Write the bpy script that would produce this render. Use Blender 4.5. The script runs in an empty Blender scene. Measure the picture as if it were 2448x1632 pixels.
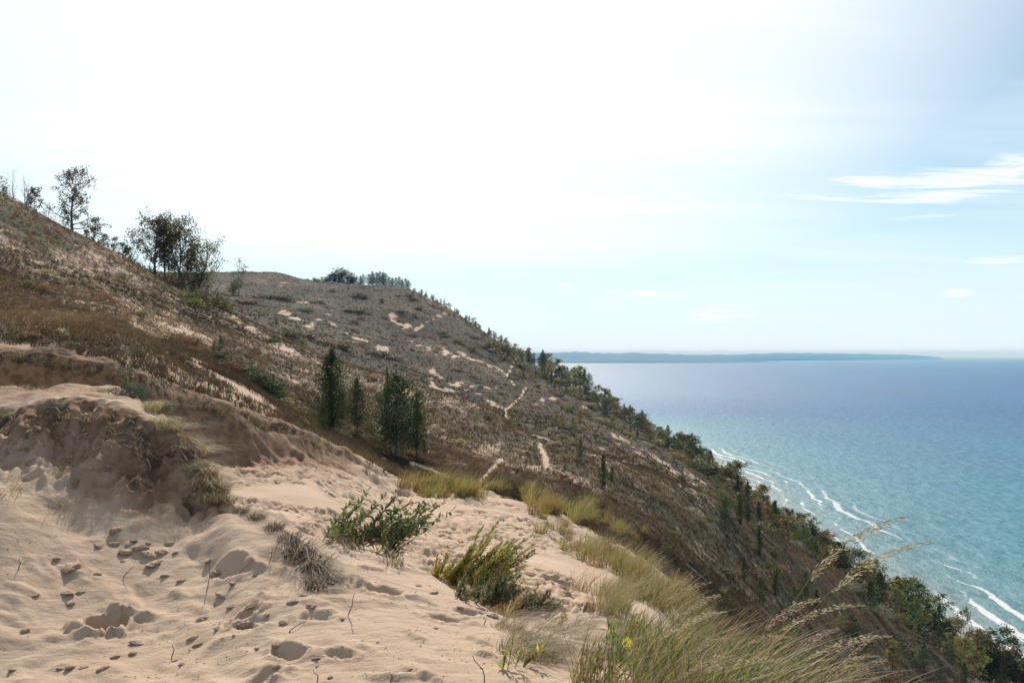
DENS=1.0; EXPO=0.22
import bpy, math, numpy as np
from math import radians, sin, cos, pi
rng = np.random.default_rng(11)
S = bpy.context.scene
COL = S.collection
F, CX, Y0 = 1985.0, 1224.0, 849.0          # focal length, principal column and eye level, in photo pixels
LAKE = -115.0

# ------------------------------------------------------------------ helpers
def tag(o, label=None, cat=None, group=None, kind=None):
    if label: o['label'] = label
    if cat: o['category'] = cat
    if group: o['group'] = group
    if kind: o['kind'] = kind
    return o

def mesh(name, V, tris, mat, attrs=None, smooth=False):
    me = bpy.data.meshes.new(name)
    V = np.ascontiguousarray(V, dtype=np.float32); tris = np.ascontiguousarray(tris, dtype=np.int32)
    n, (m, k) = len(V), tris.shape
    me.vertices.add(n); me.vertices.foreach_set('co', V.ravel())
    me.loops.add(m * k); me.loops.foreach_set('vertex_index', tris.ravel())
    me.polygons.add(m); me.polygons.foreach_set('loop_start', np.arange(0, m * k, k, dtype=np.int32))
    if smooth: me.polygons.foreach_set('use_smooth', np.ones(m, dtype=bool))
    for nm, a in (attrs or {}).items():
        a = np.asarray(a, dtype=np.float32)
        if a.ndim == 1:
            at = me.attributes.new(nm, 'FLOAT', 'POINT'); at.data.foreach_set('value', a)
        else:
            at = me.attributes.new(nm, 'FLOAT_COLOR', 'POINT')
            at.data.foreach_set('color', np.hstack([a, np.ones((n, 1), np.float32)]).ravel())
    me.update(calc_edges=True)
    if mat: me.materials.append(mat)
    return me

def obj(name, me, parent=None, loc=None):
    o = bpy.data.objects.new(name, me); COL.objects.link(o)
    if parent: o.parent = parent
    if loc is not None: o.location = loc
    return o

def empty(name, loc=(0, 0, 0), rz=0.0, sc=1.0):
    o = bpy.data.objects.new(name, None); COL.objects.link(o)
    o.empty_display_size = 0.2
    o.location = loc; o.rotation_euler = (0, 0, rz)
    o.scale = sc if hasattr(sc, '__len__') else (sc, sc, sc)
    return o

def hsh(ix, iy, seed):
    h = (ix.astype(np.int64) * 374761393 + iy.astype(np.int64) * 668265263 + seed * 2147483647 // 7) & 0xFFFFFFFF
    h = ((h ^ (h >> 13)) * 1274126177) & 0xFFFFFFFF
    h = ((h ^ (h >> 16)) * 2246822519) & 0xFFFFFFFF
    return ((h ^ (h >> 15)) & 0xFFFFFF) / float(0xFFFFFF)

def vnoise(x, y, seed=0):
    x = np.asarray(x, float); y = np.asarray(y, float)
    xi = np.floor(x); yi = np.floor(y); fx = x - xi; fy = y - yi
    fx = fx * fx * fx * (fx * (fx * 6 - 15) + 10); fy = fy * fy * fy * (fy * (fy * 6 - 15) + 10)
    a = hsh(xi, yi, seed); b = hsh(xi + 1, yi, seed); c = hsh(xi, yi + 1, seed); d = hsh(xi + 1, yi + 1, seed)
    return (a + (b - a) * fx) * (1 - fy) + (c + (d - c) * fx) * fy - 0.5

def fbm(x, y, o=3, seed=0, gain=0.5):
    s = 0; a = 1.0; t = 0
    for i in range(o):
        s = s + a * vnoise(x * 2.03 ** i + 17.3 * i, y * 2.03 ** i - 9.1 * i, seed + i * 31); t += a; a *= gain
    return s / t * 2

def sstep(a, b, x):
    t = np.clip((np.asarray(x, float) - a) / (b - a), 0, 1)
    return t * t * (3 - 2 * t)

# ------------------------------------------------------------------ materials
def newmat(name):
    m = bpy.data.materials.new(name); m.use_nodes = True
    nt = m.node_tree; nt.nodes.clear()
    out = nt.nodes.new('ShaderNodeOutputMaterial')
    return m, nt, out

class NB:
    """small node-tree shorthand"""
    def __init__(s, nt): s.nt = nt
    def n(s, t, **kw):
        nd = s.nt.nodes.new(t)
        for k, v in kw.items(): setattr(nd, k, v)
        return nd
    def put(s, sock, v):
        if isinstance(v, bpy.types.NodeSocket): s.nt.links.new(v, sock)
        elif isinstance(v, (tuple, list)) and sock.type == 'RGBA' and len(v) == 3: sock.default_value = (*v, 1)
        else: sock.default_value = v
    def math(s, op, a, b=0.0, c=None, clamp=False):
        nd = s.n('ShaderNodeMath', operation=op, use_clamp=clamp)
        s.put(nd.inputs[0], a); s.put(nd.inputs[1], b)
        if c is not None: s.put(nd.inputs[2], c)
        return nd.outputs[0]
    def mix(s, f, a, b, blend='MIX'):
        nd = s.n('ShaderNodeMix', data_type='RGBA', blend_type=blend)
        s.put(nd.inputs[0], f); s.put(nd.inputs[6], a); s.put(nd.inputs[7], b)
        return nd.outputs[2]
    def noise(s, vec, scale, detail=3, rough=0.5, dist=0.0):
        nd = s.n('ShaderNodeTexNoise')
        s.put(nd.inputs['Vector'], vec); nd.inputs['Scale'].default_value = scale
        nd.inputs['Detail'].default_value = detail; nd.inputs['Roughness'].default_value = rough
        nd.inputs['Distortion'].default_value = dist
        return nd.outputs['Fac']
    def ramp(s, f, a, b, lo=0.0, hi=1.0):
        nd = s.n('ShaderNodeMapRange', interpolation_type='SMOOTHSTEP')
        s.put(nd.inputs[0], f); s.put(nd.inputs[1], a); s.put(nd.inputs[2], b)
        nd.inputs[3].default_value = lo; nd.inputs[4].default_value = hi
        return nd.outputs[0]
    def cramp(s, f, stops):
        nd = s.n('ShaderNodeValToRGB'); s.put(nd.inputs[0], f)
        e = nd.color_ramp.elements
        while len(e) < len(stops): e.new(0.5)
        for i, (p, c) in enumerate(stops): e[i].position = p; e[i].color = (*c, 1)
        return nd.outputs[0]
    def attr(s, name, fac=True):
        nd = s.n('ShaderNodeAttribute', attribute_name=name)
        return nd.outputs['Fac'] if fac else nd.outputs['Color']
    def mapping(s, vec, scale=(1, 1, 1), rot=(0, 0, 0), loc=(0, 0, 0)):
        nd = s.n('ShaderNodeMapping'); s.put(nd.inputs[0], vec)
        nd.inputs['Scale'].default_value = scale; nd.inputs['Rotation'].default_value = rot; nd.inputs['Location'].default_value = loc
        return nd.outputs[0]

def leaf_mat(name, col, trans=0.45, var=0.35, rough=0.6, use_tint=True, spec=0.25):
    """foliage: diffuse + light passing through, tinted per leaf by the mesh attribute and per plant at random"""
    m, nt, out = newmat(name); b = NB(nt)
    c = b.n('ShaderNodeRGB').outputs[0]; c.default_value = (*col, 1)
    if use_tint: c = b.mix(1.0, c, b.attr('tint', False), 'MULTIPLY')
    oi = b.n('ShaderNodeObjectInfo').outputs['Random']
    hs = b.n('ShaderNodeHueSaturation')
    b.put(hs.inputs['Hue'], b.math('MULTIPLY_ADD', oi, 0.05, 0.475))
    b.put(hs.inputs['Value'], b.math('MULTIPLY_ADD', oi, var, 1 - var / 2)); b.put(hs.inputs['Color'], c)
    p = b.n('ShaderNodeBsdfPrincipled'); b.put(p.inputs['Base Color'], hs.outputs[0])
    p.inputs['Roughness'].default_value = rough; p.inputs['Specular IOR Level'].default_value = spec
    t = b.n('ShaderNodeBsdfTranslucent'); b.put(t.inputs[0], hs.outputs[0])
    mx = b.n('ShaderNodeMixShader'); mx.inputs[0].default_value = trans
    nt.links.new(p.outputs[0], mx.inputs[1]); nt.links.new(t.outputs[0], mx.inputs[2]); nt.links.new(mx.outputs[0], out.inputs[0])
    return m

def bark_mat(name, col, col2):
    m, nt, out = newmat(name); b = NB(nt)
    v = b.n('ShaderNodeTexCoord').outputs['Object']
    f = b.noise(b.mapping(v, (6, 6, 1.5)), 3.0, 4, 0.6)
    c = b.mix(b.ramp(f, 0.35, 0.65), col, col2)
    p = b.n('ShaderNodeBsdfPrincipled'); b.put(p.inputs['Base Color'], c); p.inputs['Roughness'].default_value = 0.9
    bp = b.n('ShaderNodeBump'); bp.inputs['Strength'].default_value = 0.4; bp.inputs['Distance'].default_value = 0.02
    b.put(bp.inputs['Height'], f); nt.links.new(bp.outputs[0], p.inputs['Normal'])
    nt.links.new(p.outputs[0], out.inputs[0]); return m

SAND = (0.51, 0.375, 0.268)
def ground_mat():
    m, nt, out = newmat('dune_ground'); b = NB(nt)
    P = b.n('ShaderNodeNewGeometry').outputs['Position']
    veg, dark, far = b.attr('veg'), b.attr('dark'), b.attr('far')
    n1 = b.noise(P, 0.9, 4, 0.6); n2 = b.noise(P, 5.0, 4, 0.65); n3 = b.noise(P, 0.12, 3, 0.55); ng = b.noise(P, 160, 2, 0.6)
    # stretched down the slope: rain and wind comb the litter into streaks
    st = b.noise(b.mapping(P, (0.9, 0.28, 0.9), (0, 0, radians(-28))), 1.3, 4, 0.65)
    sand = b.mix(b.ramp(n1, 0.3, 0.7), SAND, (0.43, 0.312, 0.218))
    sand = b.mix(b.ramp(ng, 0.42, 0.70, 0, 0.55), sand, (0.40, 0.28, 0.19))
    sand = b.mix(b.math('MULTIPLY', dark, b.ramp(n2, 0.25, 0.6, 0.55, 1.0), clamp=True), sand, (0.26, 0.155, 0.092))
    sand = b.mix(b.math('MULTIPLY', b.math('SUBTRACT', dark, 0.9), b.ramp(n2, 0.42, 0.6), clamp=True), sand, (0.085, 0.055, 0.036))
    lit = b.mix(b.ramp(n2, 0.35, 0.65), (0.072, 0.048, 0.029), (0.145, 0.098, 0.060))
    lit = b.mix(b.ramp(n3, 0.40, 0.62), lit, (0.070, 0.065, 0.034))
    n4 = b.noise(P, 0.022, 4, 0.6)
    lit = b.mix(b.math('MULTIPLY', far, b.ramp(n3, 0.35, 0.6, 0.75, 0.3)), lit, (0.056, 0.036, 0.023))
    lit = b.mix(b.math('MULTIPLY', far, b.ramp(n4, 0.46, 0.60, 0, .75)), lit, (0.022, 0.020, 0.011))
    e = b.math('ADD', b.math('MULTIPLY', b.math('SUBTRACT', st, 0.5), 1.5), b.math('MULTIPLY', b.math('SUBTRACT', n2, 0.5), 1.1))
    k = b.math('ADD', veg, b.math('MULTIPLY', b.math('MULTIPLY', e, b.math('MULTIPLY_ADD', far, -0.5, 1.0)), b.ramp(veg, 0.02, 0.25)))
    col = b.mix(b.ramp(k, 0.36, 0.64), sand, lit)
    spk = b.math('MULTIPLY', b.ramp(b.noise(P, 34, 2, 0.5), 0.70, 0.76), b.ramp(n1, 0.42, 0.62))
    col = b.mix(b.math('MULTIPLY', spk, 0.75), col, (0.13, 0.085, 0.05))
    p = b.n('ShaderNodeBsdfPrincipled'); b.put(p.inputs['Base Color'], col)
    p.inputs['Roughness'].default_value = 0.95; p.inputs['Specular IOR Level'].default_value = 0.15
    h = b.math('ADD', b.math('MULTIPLY', ng, 0.007), b.math('MULTIPLY', b.noise(P, 22, 3, 0.6), 0.014))
    rip = b.noise(b.mapping(P, (1.0, 3.2, 1), (0, 0, radians(35))), 4.5, 3, 0.55)
    h = b.math('ADD', h, b.math('MULTIPLY', b.math('MULTIPLY', rip, 0.022), b.math('SUBTRACT', 1.0, far)))
    h = b.math('ADD', h, b.math('MULTIPLY', b.math('MULTIPLY', n2, 0.30), veg))
    bp = b.n('ShaderNodeBump'); bp.inputs['Strength'].default_value = 0.7; bp.inputs['Distance'].default_value = 1.0
    b.put(bp.inputs['Height'], h); nt.links.new(bp.outputs[0], p.inputs['Normal'])
    nt.links.new(p.outputs[0], out.inputs[0]); return m

def plain_mat(name, c1, c2, scale, bump=0.0, rough=0.9):
    m, nt, out = newmat(name); b = NB(nt)
    v = b.n('ShaderNodeTexCoord').outputs['Object']
    f = b.noise(v, scale, 4, 0.6)
    p = b.n('ShaderNodeBsdfPrincipled'); b.put(p.inputs['Base Color'], b.mix(b.ramp(f, 0.35, 0.65), c1, c2))
    p.inputs['Roughness'].default_value = rough; p.inputs['Specular IOR Level'].default_value = 0.2
    if bump:
        bp = b.n('ShaderNodeBump'); bp.inputs['Distance'].default_value = bump; bp.inputs['Strength'].default_value = 0.8
        b.put(bp.inputs['Height'], f); nt.links.new(bp.outputs[0], p.inputs['Normal'])
    nt.links.new(p.outputs[0], out.inputs[0]); return m

def water_mat():
    m, nt, out = newmat('lake_water'); b = NB(nt)
    P = b.n('ShaderNodeNewGeometry').outputs['Position']
    d = b.attr('offshore')
    # wobble of the sand bars under the shallows
    w = b.noise(b.mapping(P, (1, 0.35, 1)), 0.012, 4, 0.6)
    dd = b.math('ADD', d, b.math('MULTIPLY', b.math('SUBTRACT', w, 0.5), b.math('MULTIPLY_ADD', d, 0.45, 22.0)))
    lg = b.math('LOGARITHM', b.math('MAXIMUM', dd, 1.0), 10.0)         # 0 = 1 m, 3 = 1 km offshore
    col = b.cramp(b.math('DIVIDE', lg, 4.0), [
        (0.00, (0.30, 0.255, 0.20)), (0.27, (0.22, 0.25, 0.22)), (0.40, (0.105, 0.215, 0.225)), (0.50, (0.055, 0.190, 0.230)),
        (0.60, (0.028, 0.155, 0.235)), (0.70, (0.005, 0.100, 0.230)), (0.80, (0.000, 0.078, 0.225)), (1.0, (0.000, 0.080, 0.235))])
    big = b.noise(b.mapping(P, (1, 0.3, 1), (0, 0, radians(20))), 0.004, 4, 0.6)
    col = b.mix(b.ramp(big, 0.35, 0.7, 0, 0.35), col, (0.01, 0.05, 0.13))
    # breakers: bands that follow the shore, broken along it
    wob = b.noise(b.mapping(P, (0.2, .8, 1)), 0.016, 4, 0.55)
    v = b.math('ADD', d, b.math('MULTIPLY', b.math('SUBTRACT', wob, 0.5), 42.0))
    band = b.math('SINE', b.math('MULTIPLY', v, 2 * pi / 13.0))
    brk = b.noise(b.mapping(P, (0.9, 0.11, 1)), 0.055, 4, 0.6)
    fine = b.noise(P, 0.7, 4, 0.7)
    th = b.math('ADD', b.math('MULTIPLY', band, 0.26), b.math('ADD', brk, b.math('MULTIPLY', b.math('SUBTRACT', fine, 0.5), 0.30)))
    surf = b.math('MULTIPLY', b.ramp(th, 0.675, 0.75), b.ramp(d, 42, 80, 1, 0))
    edge = b.ramp(b.math('ADD', v, b.math('MULTIPLY', fine, 6.0)), -3.0, 5.0, 1, 0)
    edge = b.math('MULTIPLY', b.ramp(b.math('ABSOLUTE', b.math('ADD', d, b.math('MULTIPLY_ADD', wob, 10.0, -5.0))), 1.5, 4.0, 1, 0), b.ramp(fine, 0.3, 0.5))
    cap = b.math('MULTIPLY', b.ramp(b.noise(b.mapping(P, (0.5, 0.22, 1), (0, 0, radians(-25))), 0.35, 3, 0.6), 0.73, 0.78), b.ramp(d, 40, 120))
    cap = b.math('MULTIPLY', cap, b.ramp(d, 900, 2200, 0.8, 0))
    foam = b.math('MAXIMUM', b.math('MAXIMUM', surf, edge), cap)
    chop = b.noise(b.mapping(P, (1, 0.30, 1), (0, 0, radians(-24))), 0.22, 5, 0.65)
    col = b.mix(b.math('MULTIPLY', b.ramp(chop, 0.42, 0.66), 0.42), col, b.mix(0.5, col, (0.30, 0.42, 0.46)))
    col = b.mix(b.ramp(chop, 0.30, 0.50, 0.45, 0), col, (0.012, 0.06, 0.10))
    col = b.mix(foam, col, (0.58, 0.60, 0.60))
    p = b.n('ShaderNodeBsdfPrincipled'); b.put(p.inputs['Base Color'], col)
    b.put(p.inputs['Roughness'], b.math('ADD', b.math('MULTIPLY', foam, 0.4), b.ramp(d, 200, 4500, 0.38, 0.49))); p.inputs['IOR'].default_value = 1.33
    b.put(p.inputs['Specular IOR Level'], b.ramp(d, 200, 4500, 0.20, 0.42))
    h = b.math('ADD', b.math('MULTIPLY', b.noise(b.mapping(P, (1, 0.45, 1), (0, 0, radians(-22))), 0.16, 4, 0.62), 2.0),
               b.math('MULTIPLY', b.noise(b.mapping(P, (1, 0.6, 1), (0, 0, radians(15))), 0.9, 3, 0.6), 0.45))
    bp = b.n('ShaderNodeBump'); bp.inputs['Strength'].default_value = 1.0; bp.inputs['Distance'].default_value = 1.1
    b.put(bp.inputs['Height'], h); nt.links.new(bp.outputs[0], p.inputs['Normal'])
    nt.links.new(p.outputs[0], out.inputs[0]); return m

# ------------------------------------------------------------------ the lie of the land
# each feature of the ground is a line across the view: (photo column, metres ahead, photo row) or (column, metres, 'z', height)
def K(*pts): return pts
KN = [
 K((-1400, .5, 'z', -1.6), (3200, .5, 'z', -1.72)),
 K((-1400, 5.1, 1610), (0, 5.0, 1632), (350, 4.9, 1632), (650, 4.65, 1632), (1000, 4.3, 1634), (1500, 4.2, 1640), (1700, 4, 1680), (1850, 3.8, 1740), (2000, 3.8, 1780), (2448, 3.8, 1900), (3200, 3.8, 2000)),
 K((-1400, 6.8, 1180), (0, 6.8, 1215), (150, 6.8, 1265), (330, 6.6, 1325), (480, 6.9, 1290), (540, 7.0, 1252), (620, 6.6, 1310), (760, 6.2, 1360), (900, 5.8, 1410),
   (1050, 5.4, 1480), (1200, 5, 1530), (1330, 4.8, 1560), (1450, 4.7, 1580), (1560, 4.7, 1600), (1700, 4.7, 1640), (1850, 4.5, 1720), (2000, 4.4, 1790), (2200, 4.4, 1880), (2448, 4.4, 1980), (3200, 4.4, 2120)),
 K((-1400, 8.6, 950), (0, 8.4, 962), (100, 8.4, 948), (230, 8.4, 950), (330, 8.2, 962), (400, 8.0, 1000), (460, 7.9, 1075), (520, 7.7, 1160), (560, 7.6, 1212), (620, 7.5, 1228),
   (700, 7.3, 1265), (760, 7.1, 1290), (900, 6.8, 1325), (1000, 6.5, 1372), (1100, 6.1, 1425), (1200, 5.7, 1475), (1330, 5.4, 1520), (1450, 5.2, 1548), (1560, 5.2, 1580), (1700, 5.2, 1650),
   (1850, 5.1, 1750), (2000, 5, 1840), (2200, 5, 1950), (2448, 5, 2080), (3200, 5, 2250)),
 K((-1400, 10.5, 925), (0, 10.2, 926), (230, 10, 928), (330, 9.6, 943), (400, 9, 1010), (460, 8.6, 1100), (520, 8.3, 1190), (560, 8.2, 1245), (620, 8.1, 1265), (700, 7.8, 1305),
   (760, 7.6, 1335), (900, 7.3, 1380), (1000, 7.0, 1430), (1100, 6.6, 1490), (1200, 6.2, 1550), (1330, 5.9, 1600), (1450, 5.8, 1600), (1560, 5.8, 1620), (1700, 5.8, 1690), (1850, 5.7, 1800),
   (2000, 5.6, 1890), (2448, 5.6, 2150), (3200, 5.6, 2330)),
 K((-1400, 13, 'z', -1.3), (0, 12.5, 'z', -1.6), (300, 12.5, 'z', -2.0), (460, 12, 'z', -2.3), (560, 12, 'z', -2.5), (620, 12, 'z', -2.6), (760, 12, 'z', -2.8), (900, 12, 'z', -3.0), (1050, 11.5, 'z', -3.15),
   (1200, 10.5, 'z', -3.2), (1330, 10.5, 'z', -3.25), (1450, 11, 'z', -3.35), (1560, 11, 'z', -3.6), (1700, 11, 'z', -4.3), (1850, 11, 'z', -5.2), (2000, 11, 'z', -6), (2448, 11, 'z', -8), (3200, 11, 'z', -10.2)),
 K((-1400, 17.6, 'z', -1.2), (0, 17.1, 'z', -1.5), (300, 17.9, 'z', -2.0), (460, 19.5, 1108), (560, 20.3, 1125), (620, 20.6, 1118), (760, 22.6, 1108), (820, 24, 1125), (900, 24, 1165), (950, 24, 1190),
   (1050, 24, 1205), (1200, 24, 1215), (1330, 22, 1265), (1400, 20, 1320), (1450, 18, 1350), (1500, 18, 1368), (1560, 18, 1385), (1700, 18, 1500), (1850, 18, 1660), (2000, 18, 1800), (2448, 18, 2150), (3200, 18, 2400)),
 K((-1400, 18.5, 830), (0, 18, 857), (100, 18, 870), (250, 18.5, 892), (350, 19, 917), (450, 20.5, 963), (560, 21.5, 985), (650, 22.5, 1017), (740, 24, 1052), (800, 25.5, 1085), (860, 27, 1105),
   (900, 27.5, 1125), (950, 28, 1150), (1050, 29, 1165), (1150, 29, 1172), (1200, 29, 1182), (1260, 28, 1200), (1330, 26.5, 1225), (1400, 24.5, 1262), (1450, 23, 1290), (1500, 22, 1310), (1560, 21.5, 1345),
   (1700, 22, 1480), (1850, 23, 1600), (2000, 24, 1730), (2448, 26, 2050), (3200, 26, 2330)),
 K((-1400, 35, 640), (0, 34, 730), (300, 36, 772), (460, 38, 840), (560, 40, 880), (650, 42, 930), (760, 42, 985), (860, 42, 1035), (950, 40, 1075), (1050, 40, 1100), (1150, 40, 1125), (1200, 40, 1140),
   (1260, 40, 1158), (1330, 38, 1180), (1400, 36, 1215), (1450, 34, 1245), (1500, 33, 1275), (1560, 33, 1310), (1700, 36, 1410), (1850, 40, 1515), (2000, 44, 1630), (2200, 46, 1780), (2448, 48, 1950), (3200, 48, 2280)),
 K((-1400, 58, 440), (0, 52, 590), (300, 60, 690), (460, 62, 762), (560, 65, 800), (760, 62, 905), (860, 60, 960), (950, 58, 992), (1050, 56, 1032), (1150, 54, 1066), (1200, 52, 1085), (1260, 50, 1105),
   (1330, 48, 1125), (1450, 48, 1170), (1560, 48, 1225), (1700, 54, 1310), (1850, 62, 1400), (2000, 70, 1510), (2200, 78, 1660), (2448, 82, 1820), (3200, 80, 2210)),
 K((-1400, 80, 200), (-500, 75, 350), (0, 70, 470), (130, 74, 540), (300, 84, 622), (370, 88, 668), (440, 92, 702), (520, 95, 732), (634, 92, 783), (768, 86, 850), (848, 83, 874), (928, 80, 896), (1009, 77, 930),
   (1116, 73, 960), (1187, 70, 989), (1236, 66, 1028), (1290, 63, 1050), (1337, 62, 1064), (1430, 62, 1092), (1560, 66, 1142), (1690, 72, 1197), (1850, 82, 1290), (2000, 92, 1390), (2200, 105, 1540), (2448, 115, 1710), (3200, 100, 2150)),
 K((-1400, 110, 'z', 22), (0, 110, 'z', 10), (300, 120, 'z', 7), (520, 130, 'z', 1.5), (634, 130, 'z', -1), (768, 125, 'z', -5), (928, 120, 'z', -8), (1116, 110, 'z', -10), (1236, 100, 'z', -11), (1337, 90, 'z', -10),
   (1430, 84, 'z', -10.6), (1560, 84, 1132), (1690, 92, 1188), (1850, 105, 1278), (2000, 115, 1378), (2200, 126, 1525), (2448, 134, 1700), (3200, 114, 2140)),
 K((-1400, 180, 'z', 28), (0, 180, 'z', 18), (300, 180, 'z', 12), (430, 180, 'z', 9), (520, 180, 745), (634, 180, 790), (768, 170, 855), (928, 160, 900), (1116, 145, 965), (1236, 130, 1012), (1337, 120, 1042), (1430, 112, 1068),
   (1560, 112, 1108), (1690, 120, 1172), (1850, 130, 1266), (2000, 138, 1368), (2200, 144, 1520), (2448, 146, 1698), (3200, 124, 2133)),
 K((-1400, 320, 'z', 48), (0, 320, 'z', 40), (300, 320, 'z', 30), (430, 320, 700), (520, 320, 705), (634, 320, 722), (768, 310, 747), (928, 290, 792), (1050, 280, 827), (1116, 270, 852), (1236, 250, 907), (1337, 220, 962), (1430, 190, 1007),
   (1560, 165, 1073), (1690, 162, 1153), (1850, 160, 1258), (2000, 158, 1370), (2200, 156, 1526), (2448, 152, 1701), (3200, 130, 2130)),
 K((-1400, 430, 'z', 60), (0, 430, 'z', 50), (430, 460, 666), (520, 480, 661), (560, 480, 660), (600, 465, 656), (660, 450, 655), (700, 445, 663), (780, 440, 677), (850, 430, 684), (900, 425, 684), (960, 420, 690), (1010, 410, 704),
   (1060, 400, 732), (1160, 385, 797), (1240, 370, 850), (1340, 330, 908), (1420, 300, 962), (1500, 270, 1015), (1600, 235, 1083), (1700, 215, 1158), (1800, 200, 1235), (1900, 190, 1308), (2000, 180, 1376), (2100, 172, 1453),
   (2200, 167, 1533), (2300, 163, 1613), (2448, 160, 1706), (3200, 135, 2130)),
]
SHORE = np.array([(-1400, 1500), (1330, 1500), (1500, 1350), (1600, 1050), (1700, 870), (1775, 761), (1839, 640), (1870, 585), (1957, 507), (2010, 470), (2070, 433), (2147, 402), (2214, 369), (2250, 352), (2311, 323), (2401, 295), (2448, 285), (2900, 208), (3200, 176)], float)
pxc = np.concatenate([np.linspace(-1400, -60, 90), np.arange(-55, 2510, 4.7), np.linspace(2520, 3200, 70)])
NCOL = len(pxc)
def gsm(a):                        # soften the kinks of a feature line between its points
    fine = np.arange(-1400, 3201, 5.0); v = np.interp(fine, pxc, a)
    k = np.exp(-0.5 * (np.arange(-8, 9) / 3.5) ** 2); k /= k.sum()
    return np.interp(pxc, fine, np.convolve(np.pad(v, 8, mode='edge'), k, 'valid'))
KY, KZ = [], []
for kn in KN:
    px = [p[0] for p in kn]; yy = [p[1] for p in kn]
    ss = [(p[3] / p[1] if p[2] == 'z' else -(p[2] - Y0) / F) for p in kn]
    Yk = gsm(np.exp(np.interp(pxc, px, np.log(yy)))); Sk = gsm(np.interp(pxc, px, ss))
    KY.append(Yk); KZ.append(Sk * Yk)
ysh = gsm(np.interp(pxc, SHORE[:, 0], SHORE[:, 1]))
xsh = np.maximum(np.abs((pxc - CX) / F * ysh), 170)
ytoe = ysh * (1 - 9 / xsh)
ymid = np.minimum(KY[-1] * 1.28, KY[-1] + 0.5 * (ytoe - KY[-1]))
smid = KZ[-1] / KY[-1] - np.interp(pxc, [1000, 1500, 1900, 3200], [0.055, 0.022, 0.012, 0.012])
KY += [ymid, ytoe, ysh, ysh * 1.06, ysh * 1.2]
KZ += [smid * ymid, np.full(NCOL, LAKE + 1.6), np.full(NCOL, LAKE), np.full(NCOL, LAKE - 4.), np.full(NCOL, LAKE - 9.)]
KY, KZ = np.array(KY), np.array(KZ)

def pchip(x, y, q):
    h = np.diff(x); dl = np.diff(y) / h; m = np.zeros_like(x)
    w1 = 2 * h[1:] + h[:-1]; w2 = h[1:] + 2 * h[:-1]
    ok = dl[1:] * dl[:-1] > 0
    with np.errstate(all='ignore'): hm = (w1 + w2) / (w1 / dl[:-1] + w2 / dl[1:])
    m[1:-1] = np.where(ok, hm, 0); m[0] = dl[0]; m[-1] = dl[-1]
    i = np.clip(np.searchsorted(x, q) - 1, 0, len(x) - 2); t = (q - x[i]) / h[i]
    return (y[i] * (1 + 2 * t) * (1 - t) ** 2 + m[i] * h[i] * t * (1 - t) ** 2 + y[i + 1] * t * t * (3 - 2 * t) + m[i + 1] * h[i] * t * t * (t - 1))

def geo(a, b, r): return a * np.exp(np.arange(0, math.log(b / a), r))
ROWS = np.concatenate([geo(0.5, 3.6, 0.02), geo(3.6, 10.5, 0.0036), geo(10.5, 32, 0.0042), geo(32, 110, 0.006), geo(110, 520, 0.0065), geo(520, 1800, 0.02), [1800.]])
NROW = len(ROWS)
H = np.zeros((NCOL, NROW)); T = np.zeros((NCOL, NROW))
for c in range(NCOL):
    yk = np.maximum.accumulate(KY[:, c] + np.arange(len(KY)) * 1e-4)
    H[c] = pchip(yk, KZ[:, c], np.minimum(ROWS, yk[-1])); T[c] = np.interp(ROWS, yk, np.arange(len(yk)))
U = (pxc - CX) / F
GX = U[:, None] * ROWS[None, :]; GY = np.broadcast_to(ROWS, GX.shape); GP = np.broadcast_to(pxc[:, None], GX.shape)
BASE_PY = Y0 - H / GY * F

def segdist(px, py, pts, ws):
    """distance to a chain of strokes in units of their half width (<1 = inside)"""
    best = np.full(px.shape, 9.0)
    for (x0, y0), (x1, y1), w0, w1 in zip(pts[:-1], pts[1:], ws[:-1], ws[1:]):
        vx, vy = x1 - x0, y1 - y0; L = vx * vx + vy * vy + 1e-6
        t = np.clip(((px - x0) * vx + (py - y0) * vy) / L, 0, 1)
        best = np.minimum(best, np.hypot(px - x0 - t * vx, (py - y0 - t * vy) * 1.25) / (w0 + (w1 - w0) * t))
    return best

# --- relief added in world space, by what the ground is there
near = T < 4.6; bowl = (T >= 4.2) & (T < 7.3); hillA = sstep(6.95, 7.04, T) * (1 - sstep(10.2, 11, T)); hillB = sstep(10.3, 12, T) * (1 - sstep(15.6, 16, T))
right = sstep(1420, 1700, GP)
rel = hillA * (0.30 * fbm(GX / 4.5, GY / 4.5, 4, 3) + 0.10 * fbm(GX / 0.9, GY / 0.9, 2, 8)) * np.clip(GY / 40, 0.35, 1)
rel += hillB * (2.2 * fbm(GX / 26, GY / 40, 4, 5) + 0.7 * fbm(GX / 7, GY / 11, 3, 6)) * (1 - 0.45 * sstep(13.6, 14.1, T))
# gullies combed down the bluff face on the right
rel += hillB * right * 1.2 * fbm((GX * 0.25 + GY) / 14, (GX - 0.2 * GY) / 60, 3, 15)
fgm = 1 - sstep(4.3, 5.0, T)
mound = (sstep(2.05, 2.5, T) * (1 - sstep(4.0, 4.6, T)) * (1 - sstep(490, 580, GP)))
wx, wy = GX * 0.82 + GY * 0.57, -GX * 0.57 + GY * 0.82            # along / across the wind
al, ac = GX * .78 - GY * .62 + .5 * fbm(GX, GY, 2, 19), GX * .62 + GY * .78 + .25 * fbm(GX * .8, GY * .8, 2, 20)
rd = fbm(al * 0.55, ac * 1.7, 3, 21); rel += fgm * (1 - mound) * (0.085 * (1 - 1.6 * np.abs(rd)) * sstep(-.4, .6, fbm(al * .4, ac * .5, 2, 24)) + 0.03 * fbm(al * 1.5, ac * 3.2, 3, 22) + 0.008 * fbm(wx * 3, wy * 8, 2, 23)) * sstep(1.0, 2.5, GY) * (1.5 - 1.0 * sstep(600, 950, GP))
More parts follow.
